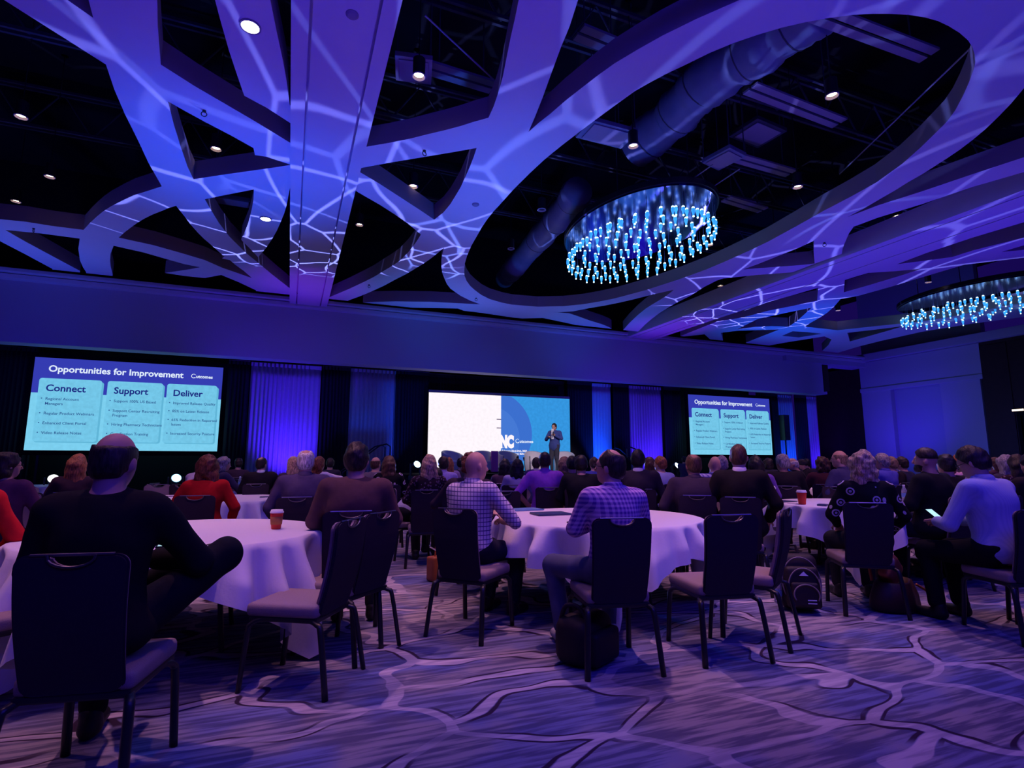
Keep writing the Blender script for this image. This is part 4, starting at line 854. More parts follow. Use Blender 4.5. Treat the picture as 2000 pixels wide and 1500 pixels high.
# ------------------------------------------------------------------ implicit-surface figures
class Field:
    def __init__(s, res): s.res = res; s.pr = []
    def cone(s, a, b, ra, rb, k=.03, fl=None): s.pr.append(('c', np.array(a, float), np.array(b, float), ra, rb, k, fl)); return s
    def ell(s, c, r, R=None, k=.03): s.pr.append(('e', np.array(c, float), np.array(r, float), None if R is None else np.array(R, float), 0, k, None)); return s
    def sub(s, c, r, R=None, k=.01): s.pr.append(('s', np.array(c, float), np.array(r, float), None if R is None else np.array(R, float), 0, k, None)); return s
    def _ell(s, P, c, r, R):
        x, y, z = P[0] - c[0], P[1] - c[1], P[2] - c[2]
        if R is not None: x, y, z = x * R[0, 0] + y * R[1, 0] + z * R[2, 0], x * R[0, 1] + y * R[1, 1] + z * R[2, 1], x * R[0, 2] + y * R[1, 2] + z * R[2, 2]
        k0 = np.sqrt((x / r[0]) ** 2 + (y / r[1]) ** 2 + (z / r[2]) ** 2) + 1e-6; k1 = np.sqrt((x / r[0] ** 2) ** 2 + (y / r[1] ** 2) ** 2 + (z / r[2] ** 2) ** 2) + 1e-6
        return k0 * (k0 - 1) / k1
    def build(s, noise=0, seed=0, cuts=(), nf=16.):
        lo = np.full(3, 9.); hi = np.full(3, -9.); bb = []
        for p in s.pr:
            if p[0] == 'c': r = max(p[3], p[4]); l = np.minimum(p[1], p[2]) - r; h = np.maximum(p[1], p[2]) + r
            else: r = p[2].max() if p[3] is not None else p[2]; l = p[1] - r; h = p[1] + r
            bb.append((l, h))
            if p[0] != 's': lo = np.minimum(lo, l); hi = np.maximum(hi, h)
        lo -= 3 * s.res + noise; hi += 3 * s.res + noise
        ax = [np.arange(lo[i], hi[i] + s.res, s.res, dtype=np.float32) for i in range(3)]
        F = np.full([len(a) for a in ax], .5, np.float32)
        for p, (l, h) in zip(s.pr, bb):
            k = p[5]; mg = k + 2.5 * s.res + .01
            sl = tuple(slice(max(0, int((l[i] - mg - lo[i]) / s.res)), min(len(ax[i]), int((h[i] + mg - lo[i]) / s.res) + 2)) for i in range(3))
            X = ax[0][sl[0]][:, None, None]; Y = ax[1][sl[1]][None, :, None]; Z = ax[2][sl[2]][None, None, :]
            if 0 in (X.size, Y.size, Z.size): continue
            if p[0] == 'c':
                a, b = p[1], p[2]; ba = b - a; L = max(float(ba @ ba), 1e-8); x, y, z = X - a[0], Y - a[1], Z - a[2]
                t = np.clip((x * ba[0] + y * ba[1] + z * ba[2]) / L, 0, 1)
                d = np.sqrt((x - t * ba[0]) ** 2 + ((y - t * ba[1]) * (p[6] or 1)) ** 2 + (z - t * ba[2]) ** 2) - (p[3] + (p[4] - p[3]) * t)
            else: d = s._ell((X, Y, Z), p[1], p[2], p[3])
            f = F[sl]
            if p[0] == 's': hh = np.maximum(k - np.abs(f + d), 0) / k; F[sl] = np.maximum(f, -d) + hh * hh * k * .25
            else: hh = np.maximum(k - np.abs(f - d), 0) / k; F[sl] = np.minimum(f, d) - hh * hh * k * .25
        X = ax[0][:, None, None]; Y = ax[1][None, :, None]; Z = ax[2][None, None, :]
        if noise:
            rs = np.random.RandomState(seed); g = 0
            for i in range(6):
                w = rs.randn(3); w = w / np.linalg.norm(w) * nf * (1 + i * .55); g = g + np.sin(w[0] * X + w[1] * Y + w[2] * Z + rs.uniform(0, 6.28)) / (1 + i * .35)
            F += (noise * .45 * g).astype(np.float32)
        for fn in cuts: F = np.maximum(F, fn(X, Y, Z).astype(np.float32))
        F[0] = F[-1] = .5; F[:, 0] = F[:, -1] = .5; F[:, :, 0] = F[:, :, -1] = .5
        S = F < 0; c0 = S[:-1, :-1, :-1]; allc = c0.copy(); anyc = c0.copy()
        for i in (0, 1):
            for j in (0, 1):
                for k in (0, 1):
                    q = S[i:S.shape[0] - 1 + i, j:S.shape[1] - 1 + j, k:S.shape[2] - 1 + k]; allc &= q; anyc |= q
        act = anyc & ~allc; I, J, K = np.nonzero(act); idx = np.full(act.shape, -1, np.int32); idx[I, J, K] = np.arange(len(I))
        acc = np.zeros((len(I), 3)); cnt = np.zeros(len(I))
        cor = {(i, j, k): F[I + i, J + j, K + k] for i in (0, 1) for j in (0, 1) for k in (0, 1)}
        for a in cor:
            for d_ in range(3):
                if a[d_] == 0:
                    b = list(a); b[d_] = 1; b = tuple(b); fa, fb = cor[a], cor[b]; mk = (fa < 0) != (fb < 0)
                    t = np.where(mk, fa / np.where(mk, fa - fb, 1), 0)
                    for q in range(3): acc[:, q] += np.where(mk, a[q] + (t if q == d_ else 0), 0)
                    cnt += mk
        co_ = acc / np.maximum(cnt, 1)[:, None] + np.stack([I, J, K], 1)
        V_ = (lo + co_ * s.res).astype(np.float32); Q = []
        for d_ in range(3):
            u, v = (d_ + 1) % 3, (d_ + 2) % 3
            A = [slice(None)] * 3; B = [slice(None)] * 3; A[d_] = slice(0, -1); B[d_] = slice(1, None)
            sa, sb = S[tuple(A)], S[tuple(B)]; E_ = np.argwhere(sa != sb); E_ = E_[(E_[:, u] > 0) & (E_[:, v] > 0) & (E_[:, u] < S.shape[u] - 1) & (E_[:, v] < S.shape[v] - 1)]
            if not len(E_): continue
            ins = sa[tuple(E_.T)]; g = []
            for du, dv in ((0, 0), (-1, 0), (-1, -1), (0, -1)): e = E_.copy(); e[:, u] += du; e[:, v] += dv; g.append(idx[tuple(e.T)])
            q = np.stack(g, 1); q[~ins] = q[~ins][:, ::-1]; Q.append(q)
        Q = np.concatenate(Q); Q = Q[(Q >= 0).all(1)]
        me = bpy.data.meshes.new('figure'); me.vertices.add(len(V_)); me.vertices.foreach_set('co', V_.ravel())
        me.loops.add(len(Q) * 4); me.loops.foreach_set('vertex_index', Q.ravel().astype(np.int32)); me.polygons.add(len(Q))
        me.polygons.foreach_set('loop_start', np.arange(0, len(Q) * 4, 4, dtype=np.int32)); me.polygons.foreach_set('use_smooth', np.ones(len(Q), bool))
        me.update(calc_edges=True); return me
def RX(a): c, s = math.cos(a), math.sin(a); return np.array([[1, 0, 0], [0, c, -s], [0, s, c]])
def RZ(a): c, s = math.cos(a), math.sin(a); return np.array([[c, -s, 0], [s, c, 0], [0, 0, 1]])
def RY(a): c, s = math.cos(a), math.sin(a); return np.array([[c, 0, s], [0, 1, 0], [-s, 0, c]])
ARM = {'lap': ((.27, .02, .80), (.13, .28, .66)), 'table': ((.30, .14, .82), (.16, .40, .83)), 'cross': ((.24, .05, .83), (-.06, .20, .87)),
       'side': ((.29, -.04, .80), (.24, .16, .62)), 'phone': ((.27, .10, .78), (.08, .36, .82)), 'chin': ((.24, .22, .86), (.05, .17, 1.08)),
       'elbow_out': ((.36, -.02, .84), (.16, .22, .74)), 'down': ((.26, -.04, .76), (.27, .02, .52)), 'hip': ((.36, -.10, .82), (.20, -.02, .62)), 'rest': ((.32, .10, .80), (.05, .28, .80))}
LEG = {'sit': ((.14, .43, .53), (.13, .40, .10)), 'tuck': ((.13, .42, .53), (.12, .20, .10)), 'fwd': ((.13, .45, .52), (.13, .62, .10)), 'fig4': ((.40, .26, .80), (.0, .44, .64)), 'wide': ((.26, .38, .53), (.26, .34, .10))}
def person(label, px, d, rel, hair='short', hcol='brown', skin='skin', top=(.05, .05, .07), bottom=(.02, .02, .03), arms=('lap', 'lap'), legs=('sit', 'sit'), lean=0., hy=0., hp=0., sc=1., bulk=1., res=.017,
           sleeve='long', collar=None, topmat=None, jacket=False, glasses=False, beard=None, extras=(), loc=None, roll=0., seed=None, shoe=True, standing=False, z0=0., woman=False, ctop=None, noise=.006, arm_pts=None, group=None):
    P0 = loc if loc is not None else at(px, d); rz = rzf(px, rel)
    P0 = Vector((P0[0], P0[1], z0)); seed = seed if seed is not None else int(px * 7 + d * 13) % 9999
    t = thing('person', label, 'person', P0, rz, group); t.scale = (sc, sc, sc)
    up = .36 if standing else 0.
    piv = np.array([0, 0, .58 + up]); RL = RX(-lean) @ RY(roll)
    def T(p): p = np.array(p, float); p[2] += up; return piv + RL @ (p - piv)
    wb = .93 if woman else 1.0
    nb = T((0, -.045, 1.09)); c = T((0, -.005, 1.24)); c = nb + (c - nb)
    Rh = RL @ RZ(hy) @ RX(-hp); H = lambda x, y, z: c + Rh @ np.array((x, y, z))
    shs = []; elb = []; wr = []
    for i, s in enumerate((-1, 1)):
        sh = T((s * .178 * wb * (1 + (bulk - 1) * .5), -.04, 1.035)); A = ARM[arms[i]] if isinstance(arms[i], str) else arms[i]
        e = T((s * A[0][0] * (1 + (bulk - 1) * .4), A[0][1], A[0][2])); w_ = T((s * A[1][0], A[1][1], A[1][2]))
        dl = w_ - e; L = np.linalg.norm(dl); w_ = e + dl / L * .255
        shs.append(sh); elb.append(e); wr.append(w_)
    hips = []; kne = []; ank = []
    for i, s in enumerate((-1, 1)):
        if standing:
            k_ = np.array((s * .10, .03, .50)); a_ = np.array((s * (.10 if i else .13), -.02, .09)); h_ = np.array((s * .09, 0, .92))
        else:
            Lg = LEG[legs[i]] if isinstance(legs[i], str) else legs[i]
            k_ = np.array((s * Lg[0][0], Lg[0][1], Lg[0][2])); a_ = np.array((s * Lg[1][0], Lg[1][1], Lg[1][2])); h_ = np.array((s * .09, .0, .56))
        hips.append(h_); kne.append(k_); ank.append(a_)
    def torso(F, g, k=.06):
        F.ell(T((0, -.02, .60)), ((.168 * bulk + g), .125 * bulk + g, .13 + g), RL, k)
        F.ell(T((0, -.03, .75)), ((.143 * bulk * wb + g), .112 * bulk + g, .17 + g), RL, k)
        F.ell(T((0, -.045, .925)), ((.165 * bulk * wb + g), .122 * bulk + g, .165 + g), RL, k)
        F.cone(T((-.135 * wb * bulk, -.045, 1.03)), T((.135 * wb * bulk, -.045, 1.03)), .060 + g, .060 + g, k)
        if woman: F.ell(T((-.075, .075, .93)), (.062 + g, .05 + g, .062 + g), RL, .05); F.ell(T((.075, .075, .93)), (.062 + g, .05 + g, .062 + g), RL, .05)
    def arm(F, i, g, upto=1., k=.035):
        F.cone(shs[i], elb[i], .050 * bulk ** .5 + g, .040 + g, k)
        if upto > .5: F.cone(elb[i], elb[i] + (wr[i] - elb[i]) * (upto - .08), .039 + g, .029 + g, .02)
    def hand(F, i):
        s = (-1, 1)[i]; w = wr[i]; dr = (w - elb[i]) / np.linalg.norm(w - elb[i]); n_ = np.cross(dr, np.array((s, 0, 0.2))); n_ = n_ / (np.linalg.norm(n_) + 1e-6)
        if n_[2] > 0: n_ = -n_
        sd = np.cross(dr, n_); Rm = np.stack([sd, dr, n_], 1)
        F.ell(w + dr * .045, (.040, .052, .017), Rm, .015)
        for q, (o_, ln) in enumerate(((-.030, .062), (-.010, .074), (.010, .070), (.028, .054))):
            b0 = w + dr * .080 + sd * o_; m_ = b0 + dr * ln * .55 + n_ * ln * .18; e_ = m_ + dr * ln * .35 + n_ * ln * .45
            F.cone(b0, m_, .0095, .0090, .006); F.cone(m_, e_, .0090, .0078, .004)
        th0 = w + dr * .03 - sd * .034 * s; th1 = th0 + dr * .035 - sd * s * .022 + n_ * .012; F.cone(th0, th1, .012, .011, .01); F.cone(th1, th1 + dr * .03 + n_ * .008, .011, .009, .005)
    fine = res <= .0125
    # ---- body: one continuous surface
    B = Field(res); torso(B, 0)
    B.cone(T((0, -.05, 1.03)), T((0, -.03, 1.13)), .070, .052, .04); B.cone(T((0, -.03, 1.12)), H(0, -.012, -.06), .052, .052, .02)
    B.ell(H(0, 0, .012), (.074, .093, .104), Rh, .03); B.ell(H(0, .028, -.045), (.056, .062, .066), Rh, .04); B.ell(H(0, .062, -.088), (.026, .022, .020), Rh, .03)
    B.ell(H(0, .078, .020), (.050, .016, .014), Rh, .02)
    B.cone(H(0, .094, .012), H(0, .112, -.028), .009, .0145, .012)
    B.sub(H(-.032, .098, -.002), (.018, .014, .010), Rh, .012); B.sub(H(.032, .098, -.002), (.018, .014, .010), Rh, .012)
    B.ell(H(0, .087, -.060), (.024, .012, .007), Rh, .008); B.ell(H(0, .086, -.071), (.020, .012, .007), Rh, .008)
    for s in (-1, 1): B.ell(H(s * .079, -.008, -.018), (.009, .020, .032), Rh @ RZ(-s * .45), .008)
    for i in (0, 1): arm(B, i, 0); B.cone(elb[i] + (wr[i] - elb[i]) * .8, wr[i] + (wr[i] - elb[i]) * .08, .029, .026, .02); hand(B, i)
    for i, s in enumerate((-1, 1)):
        B.cone(hips[i], kne[i], .085 * bulk ** .5, .058, .05); B.cone(kne[i], ank[i], .056, .038, .03); B.cone(ank[i] + (0, -.02, -.05), ank[i] + (s * .015, .15, -.065), .032, .024, .03)
    ob = link('body', B.build(), M[skin], t)
    # ---- clothes
    tm = topmat or mat('top_fabric', top, .85, .2, 26, .1, bump=.2)
    g = .022 if jacket else .014
    S_ = Field(min(res, .014)); torso(S_, g); S_.cone(T((0, -.05, 1.04)), T((0, -.035, 1.105)), .080, .066, .04)
    for i in (0, 1): arm(S_, i, g - .002, 1. if sleeve == 'long' else .3)
    if standing: S_.ell(T((0, -.01, .50)), (.19, .135, .14), RL, .06)
    if jacket and not standing: S_.ell(np.array((0, -.03, .56)), (.215 * bulk ** .5, .175, .11), None, .05)
    cuts = [lambda X, Y, Z: (Z - (nb[2] + .028 + .25 * (Y - nb[1])))] if lean < .25 else []
    if not standing: cuts.append(lambda X, Y, Z: (.478 if jacket else .50) - Z)
    link('jacket' if jacket else 'shirt', S_.build(noise, seed, cuts, 15.), tm, t)
    if collar:
        K_ = Field(min(res, .010)); K_.cone(T((0, -.046, 1.095)), T((0, -.036, 1.125)), .070, .063, .01)
        link('collar', K_.build(0, 0, [lambda X, Y, Z: (Z - (nb[2] + .052))]), collar if not isinstance(collar, tuple) else mat('collar_fabric', collar, .8), t)
    Q_ = Field(min(res, .015)); Q_.ell(np.array((0, -.02, .60 + up)), (.178 * bulk, .135 * bulk, .115), None, .05)
    for i in (0, 1): Q_.cone(hips[i], kne[i], .098 * bulk ** .5, .074, .05); Q_.cone(kne[i], kne[i] + (ank[i] - kne[i]) * .93, .072, .058, .03)
    link('trousers', Q_.build(.005, seed + 1, (), 14.), mat('trouser_fabric', bottom, .85, .25, 30, .1, bump=.2) if isinstance(bottom, tuple) else bottom, t)
    if shoe:
        for i, s in enumerate((-1, 1)):
            Z_ = Field(min(res, .012)); a_ = ank[i]; fy = a_[1]
            tilt = legs[i] == 'fig4' if not standing else False
            if tilt: Z_.cone(a_ + (s * .02, -.03, -.02), a_ + (s * -.06, .13, .03), .042, .034, .03)
            else: Z_.cone(a_ + (0, -.035, -.055), a_ + (s * .015, .15, -.062), .042, .034, .03); Z_.cone(a_ + (0, -.02, -.0), a_ + (0, -.01, -.05), .046, .046, .02)
            link('shoe', Z_.build(0, 0, () if tilt else [lambda X, Y, Z: .004 - Z]), M['shoe'] if not (isinstance(shoe, str)) else M[shoe], t)
    # ---- hair
    if hair != 'bald':
        hm = M['hair_' + hcol]; Rr = min(res, .009) if fine else .012; nz = .004; nf = 60.
        Rt = Rh.T
        def loc_(X, Y, Z): x, y, z = X - c[0], Y - c[1], Z - c[2]; return (x * Rh[0, 0] + y * Rh[1, 0] + z * Rh[2, 0], x * Rh[0, 1] + y * Rh[1, 1] + z * Rh[2, 1], x * Rh[0, 2] + y * Rh[1, 2] + z * Rh[2, 2])
        def line(X, Y, Z): x, y, z = loc_(X, Y, Z); return np.maximum((y - .012 - (z + .022) * .80) * .78, -.082 - z)
        Hh = Field(Rr)
        if hair in ('short', 'thin', 'buzz', 'fringe'):
            e = {'short': .014, 'thin': .008, 'buzz': .005, 'fringe': .006}[hair]
            Hh.ell(H(0, -.006, .016), (.076 + e, .094 + e, .104 + e * 1.1), Rh, .02)
            Hh.ell(H(0, -.045, -.03), (.060 + e, .05 + e, .06), Rh, .02)
            if hair == 'fringe': Hh.sub(H(0, -.008, .118), (.078, .10, .088), Rh, .03)
            if hair == 'thin': Hh.sub(H(0, -.05, .125), (.05, .055, .045), Rh, .03); Hh.sub(H(0, .075, .10), (.06, .05, .06), Rh, .03)
            cu = [line]; nz = .003 if hair != 'short' else .006
        elif hair == 'crop':
            Hh.ell(H(0, .0, .030), (.083, .104, .105), Rh, .02); cu = [line, lambda X, Y, Z: .02 - loc_(X, Y, Z)[2]]; nz = .004
        elif hair == 'long':
            Hh.ell(H(0, -.012, .016), (.092, .108, .118), Rh, .02); Hh.cone(H(-.045, -.055, -.03), H(-.07, -.075, -.22), .058, .045, .05); Hh.cone(H(.045, -.055, -.03), H(.07, -.075, -.22), .058, .045, .05); Hh.cone(H(0, -.07, -.02), H(0, -.11, -.26), .062, .040, .05)
            cu = [lambda X, Y, Z: (loc_(X, Y, Z)[1] - .018 - np.maximum(loc_(X, Y, Z)[2] + .03, 0) * .70) * .8]; nz = .009; nf = 38.
        elif hair in ('bob', 'curly'):
            w_ = .008 if hair == 'curly' else 0
            Hh.ell(H(0, -.012, .014), (.100 + w_, .112 + w_, .120 + w_), Rh, .02); Hh.ell(H(0, -.04, -.07), (.105 + w_, .085, .085), Rh, .04)
            if hair == 'curly': Hh.ell(H(-.058, -.04, -.15), (.066, .07, .075), Rh, .04); Hh.ell(H(.058, -.04, -.15), (.066, .07, .075), Rh, .04)
            cu = [lambda X, Y, Z: (loc_(X, Y, Z)[1] - .022 - np.maximum(loc_(X, Y, Z)[2] + .03, 0) * .65) * .8]; nz = .014; nf = 42.
        elif hair == 'mop':
            Hh.ell(H(0, -.006, .026), (.094, .112, .112), Rh, .02); Hh.ell(H(0, -.05, -.03), (.08, .07, .07), Rh, .03); cu = [line]; nz = .014; nf = 55.
        link('hair', Hh.build(nz, seed + 3, cu, nf), hm, t)
    if beard:
        K_ = Field(.009); K_.ell(H(0, .030, -.052), (.066, .072, .068), Rh, .02); K_.ell(H(0, .075, -.095), (.034, .03, .03), Rh, .03)
        def lb(X, Y, Z): x, y, z = X - c[0], Y - c[1], Z - c[2]; y2 = x * Rh[0, 1] + y * Rh[1, 1] + z * Rh[2, 1]; z2 = x * Rh[0, 2] + y * Rh[1, 2] + z * Rh[2, 2]; return np.maximum(z2 + .045, -.0 - y2 + .012)
        link('beard', K_.build(.003, 4, [lb], 60.), M['hair_' + beard], t)
    face_seen = abs(math.degrees(hy) + rel) > 35
    if face_seen or fine:
        for s in (-1, 1):
            m = MB(); m.lathe([(0, -.0115), (.0081, -.0081), (.0115, 0), (.0081, .0081), (0, .0115)], 12); o = m.obj('eye', M['eyewhite'], t, smooth=True, loc=Vector(H(s * .032, .080, -.002)))
    if glasses:
        m = MB()
        for s in (-1, 1):
            m.tube([H(s * .034 + .024 * math.cos(a), .100, -.004 + .018 * math.sin(a)) for a in np.linspace(0, 2 * math.pi, 15)], .0022, 6)
            m.tube([H(s * .058, .098, .002), H(s * .082, .02, .0), H(s * .082, -.015, -.008)], .0022, 6)
        m.tube([H(-.01, .104, 0), H(.01, .104, 0)], .0022, 6); m.obj('glasses', M['metalblk'], t)
    if 'lanyard' in extras:
        m = MB(); pts = [T((.055, -.06, 1.09)), T((.085, .02, 1.06)), T((.06, .10 * bulk, .98)), T((.01, .135 * bulk + .01, .84))]
        for s in (-1, 1): m.tube(curve_pts([(p_[0] * s, p_[1], p_[2]) for p_ in pts], 4), .008, 6)
        m.obj('lanyard', M['lanyard'], t, smooth=True); m = MB(); m.box(tuple(T((0, .145 * bulk + .01, .79))), (.08, .006, .1)); m.obj('badge', M['paper'], t)
    return t, dict(T=T, H=H, wr=wr, elb=elb, P0=P0, rz=rz, sc=sc)
def hairm(name, col):
    m, b, nt = principled('hair_' + name); tc = nt.nodes.new('ShaderNodeTexCoord'); mp = nt.nodes.new('ShaderNodeMapping'); mp.inputs['Scale'].default_value = (120, 120, 14); nt.links.new(tc.outputs['Object'], mp.inputs[0])
    nz = nt.nodes.new('ShaderNodeTexNoise'); nz.inputs['Scale'].default_value = 1; nz.inputs['Detail'].default_value = 4; nt.links.new(mp.outputs[0], nz.inputs['Vector'])
    nt.links.new(mix_node(nt, smoothstep(nt, nz.outputs['Fac'], .35, .65), tuple(k * .45 for k in col), tuple(min(1, k * 1.5) for k in col)), b.inputs['Base Color']); b.inputs['Roughness'].default_value = .5; b.inputs['Specular IOR Level'].default_value = .35
    bp = nt.nodes.new('ShaderNodeBump'); bp.inputs['Strength'].default_value = .6; bp.inputs['Distance'].default_value = .006; nt.links.new(nz.outputs['Fac'], bp.inputs['Height']); nt.links.new(bp.outputs[0], b.inputs['Normal']); M['hair_' + name] = m
for n_, c_ in (('black', (.012, .010, .012)), ('dark', (.028, .018, .014)), ('brown', (.085, .04, .022)), ('auburn', (.16, .045, .02)), ('ginger', (.34, .12, .04)), ('grey', (.30, .27, .28)), ('white', (.60, .55, .56)), ('blond', (.52, .34, .20)), ('dirty', (.22, .14, .09))): hairm(n_, c_)
M['shoe'] = mat('black_shoe_leather', (.01, .01, .012), .45, .1, 20, .4); M['sneaker'] = mat('grey_white_sneaker', (.45, .42, .46), .6, .3, 30, .3); M['eyewhite'] = mat('eye_white', (.6, .58, .58), .25, .02, 5, .5); M['lanyard'] = mat('white_lanyard', (.7, .7, .78), .7)
def pattern_mat(name, base, line, kind, s=26., w=.22, rot=0.):
    m, b, nt = principled(name); tc = nt.nodes.new('ShaderNodeTexCoord'); mp = nt.nodes.new('ShaderNodeMapping'); mp.inputs['Rotation'].default_value = (0, rot, 0); nt.links.new(tc.outputs['Object'], mp.inputs[0]); sp = nt.nodes.new('ShaderNodeSeparateXYZ'); nt.links.new(mp.outputs[0], sp.inputs[0])
    ax = math_node(nt, 'ADD', sp.outputs[0], math_node(nt, 'MULTIPLY', sp.outputs[1], .8))
    def band(x, f, w_): fr = math_node(nt, 'FRACT', math_node(nt, 'MULTIPLY', x, f)); return math_node(nt, 'LESS_THAN', fr, w_)
    a = band(ax, s, w); c = band(sp.outputs[2], s, w)
    if kind == 'check': fac = math_node(nt, 'MULTIPLY', math_node(nt, 'ADD', a, c), .5)
    elif kind == 'plaid': fac = math_node(nt, 'MAXIMUM', math_node(nt, 'MULTIPLY', a, .8), c)
    elif kind == 'stripe': fac = a
    elif kind == 'floral':
        vo = nt.nodes.new('ShaderNodeTexVoronoi'); vo.inputs['Scale'].default_value = s; nt.links.new(tc.outputs['Object'], vo.inputs['Vector'])
        wv = math_node(nt, 'SINE', math_node(nt, 'MULTIPLY', vo.outputs['Distance'], 26.)); r_ = math_node(nt, 'LESS_THAN', vo.outputs['Distance'], w); sc_ = nt.nodes.new('ShaderNodeSeparateColor'); nt.links.new(vo.outputs['Color'], sc_.inputs[0])
        fac = math_node(nt, 'MULTIPLY', math_node(nt, 'MULTIPLY', r_, math_node(nt, 'GREATER_THAN', wv, -.1)), math_node(nt, 'GREATER_THAN', sc_.outputs[0], .12))
    nt.links.new(mix_node(nt, fac, base, line), b.inputs['Base Color']); b.inputs['Roughness'].default_value = .85; b.inputs['Specular IOR Level'].default_value = .1; return m
CHK = pattern_mat('purple_gingham_shirt', (.66, .42, .72), (.14, .06, .38), 'check', 34, .5); PLD = pattern_mat('white_navy_plaid_shirt', (.62, .54, .66), (.07, .05, .20), 'plaid', 30, .2)
STR = pattern_mat('pale_blue_striped_shirt', (.42, .46, .72), (.37, .41, .68), 'stripe', 60, .4); FLO = pattern_mat('black_rose_print', (.008, .008, .012), (.52, .44, .55), 'floral', 10.5, .36)
FLS = pattern_mat('small_floral_print', (.03, .015, .025), (.34, .22, .26), 'floral', 30, .33); PLB = pattern_mat('blue_white_plaid_shirt', (.55, .52, .7), (.08, .07, .35), 'plaid', 18, .35)
JEANS = mat('faded_blue_jeans', (.09, .10, .19), .85, .45, 9, .1, bump=.3)
DK = (.018, .014, .020)
PLACED = []
def resolve(px, d):          # keep seats clear of the tables and of each other
    best = None
    for k in range(0, 60):
        for sg in (1, -1):
            dd = d + sg * k * .06
            if dd < 6.8 or dd > 15: continue
            q = at(px, dd); w = min([(q - c).length - 1.22 for c in TB.values()] + [(q - p).length - .60 for p in PLACED])
            if w >= 0: return dd
            if best is None or w > best[0]: best = (w, dd)
    return best[1]
def sitter(label, px, d, rel, chair_label=None, cpx=None, crel=None, cd=None, **k):
    if d > 6.9:
        d0 = d; d = resolve(px, d); cd = d if cd is None else cd + d - d0
    PLACED.append(at(px, d))
    r = person(label, px, d, rel, **k)
    if chair_label: chair(px if cpx is None else cpx, d if cd is None else cd, rel if crel is None else crel, chair_label)
    return r
# ------------------------------------------------------------------ near rows
sitter('balding man in a black jacket, nearest the viewer, one leg crossed', 224, 2.4, -20, 'dark banquet chair nearest the viewer, under the man in the black jacket', 240, -24, 2.4, hair='fringe', hcol='dark', top=(.010, .010, .013), bottom=(.010, .010, .014), jacket=True, legs=('sit', 'fig4'), arms=(((.235, -.02, .80), (.16, .2, .64)), 'rest'), hy=-.15, hp=.08, bulk=1.02, res=.010, sc=1.03, topmat=mat('black_wool_jacket', (.012, .011, .014), .9, .2, 60, .08))
sitter('balding man in a purple gingham shirt and jeans, seen from behind, head turned left', 1192, 3.75, 20, 'dark banquet chair under the man in the gingham shirt', 1182, 18, 3.74, hair='thin', hcol='dark', topmat=CHK, bottom=JEANS, arms=('cross', 'cross'), legs=(((.30, .42, .53), (.26, .36, .10)), ((.12, .42, .53), (.10, .36, .10))), hy=.75, hp=-.05, bulk=1.0, res=.010, glasses=True, collar=CHK, shoe='sneaker')
sitter('bald man in a white and navy plaid short sleeved shirt, turned to the right', 925, 4.55, -38, 'dark banquet chair under the bald man in the plaid shirt', 928, -30, 4.4, hair='bald', skin='skin', topmat=PLD, bottom=(.012, .012, .03), sleeve='short', arms=('cross', 'rest'), legs=('sit', 'sit'), hy=-.35, bulk=1.12, res=.010, collar=PLD, lean=.05)
sitter('broad man with dark hair in a brown shirt behind two empty chairs', 697, 4.25, -4, 'chair under the broad man in the brown shirt', 690, 0, 4.2, hair='short', hcol='dark', top=(.10, .05, .06), arms=('lap', 'lap'), bulk=1.18, res=.012, hy=-.25, sc=1.04)
sitter('grey haired man with thinning hair in a slate blue shirt', 597, 5.7, 0, 'dark chair under the grey haired man in the slate shirt', 584, 0, 5.75, hair='thin', hcol='white', skin='skin', top=(.07, .05, .12), bulk=1.2, res=.014, arms=('side', 'side'), hy=-.15, sc=1.03, collar=(.07, .05, .12))
sitter('woman with curly brown hair in a red sweater, seen from behind', 407, 6.0, -12, 'dark chair under the woman in the red sweater', 400, -12, 6.0, hair='curly', hcol='auburn', woman=True, top=(.50, .012, .015), res=.013, arms=('side', 'side'), bulk=1.12, sc=.98)
sitter('person with a brown bob and glasses in a plum top at the left edge', 16, 5.2, -28, 'dark chair under the person in the plum top', 10, -20, 5.2, hair='bob', hcol='dark', woman=True, top=(.11, .035, .09), res=.014, glasses=True, hy=-.7, bulk=1.15)
sitter('person in a red top cut off by the left edge', -62, 3.5, -20, None, hair='long', hcol='dark', woman=True, top=(.55, .012, .02), bottom=(.5, .02, .03), res=.016)
sitter('person with reddish hair mostly hidden behind the nearest man', 152, 6.6, -10, 'chair under the hidden person with reddish hair', hair='long', hcol='ginger', woman=True, top=(.06, .03, .04))
sitter('man in a white shirt leaning forward beside the woman in red', 384, 8.6, -40, 'chair under the man in the white shirt leaning forward', hair='short', hcol='dark', top=(.62, .55, .66), lean=.30, arms=('table', 'table'), hy=-.2)
sitter('woman with pale hair and a dark top behind the woman in red', 430, 8.9, -55, 'chair under the woman with pale hair at the left', hair='bob', hcol='grey', woman=True, top=(.05, .04, .10), hy=-.3, lean=.12, arms=('table', 'table'))
sitter('balding man in a dark suit with a white collar, left of the violet drape', 511, 8.3, -4, 'dark chair under the man in the dark suit at the left', 503, 0, 8.2, hair='thin', hcol='dark', top=DK, jacket=True, collar=(.7, .7, .75), hy=-.55, bulk=1.1)
sitter('blonde woman with long hair partly hidden by the grey haired man', 573, 9.0, 12, 'chair under the blonde woman at the grey haired man', hair='long', hcol='blond', woman=True, top=(.05, .03, .06))
sitter('woman with reddish brown hair and a white blouse, arm raised', 624, 9.2, -30, 'chair under the woman in the white blouse', hair='long', hcol='auburn', woman=True, top=(.6, .55, .65), arms=('lap', ((.34, .12, .98), (.18, .30, .98))), hy=-.2)
sitter('man with short dark hair and a grey shirt right of the brown shirt man', 734, 9.3, -10, 'chair under the man in the grey shirt', hair='fringe', hcol='brown', top=(.14, .11, .16), hy=-.4)
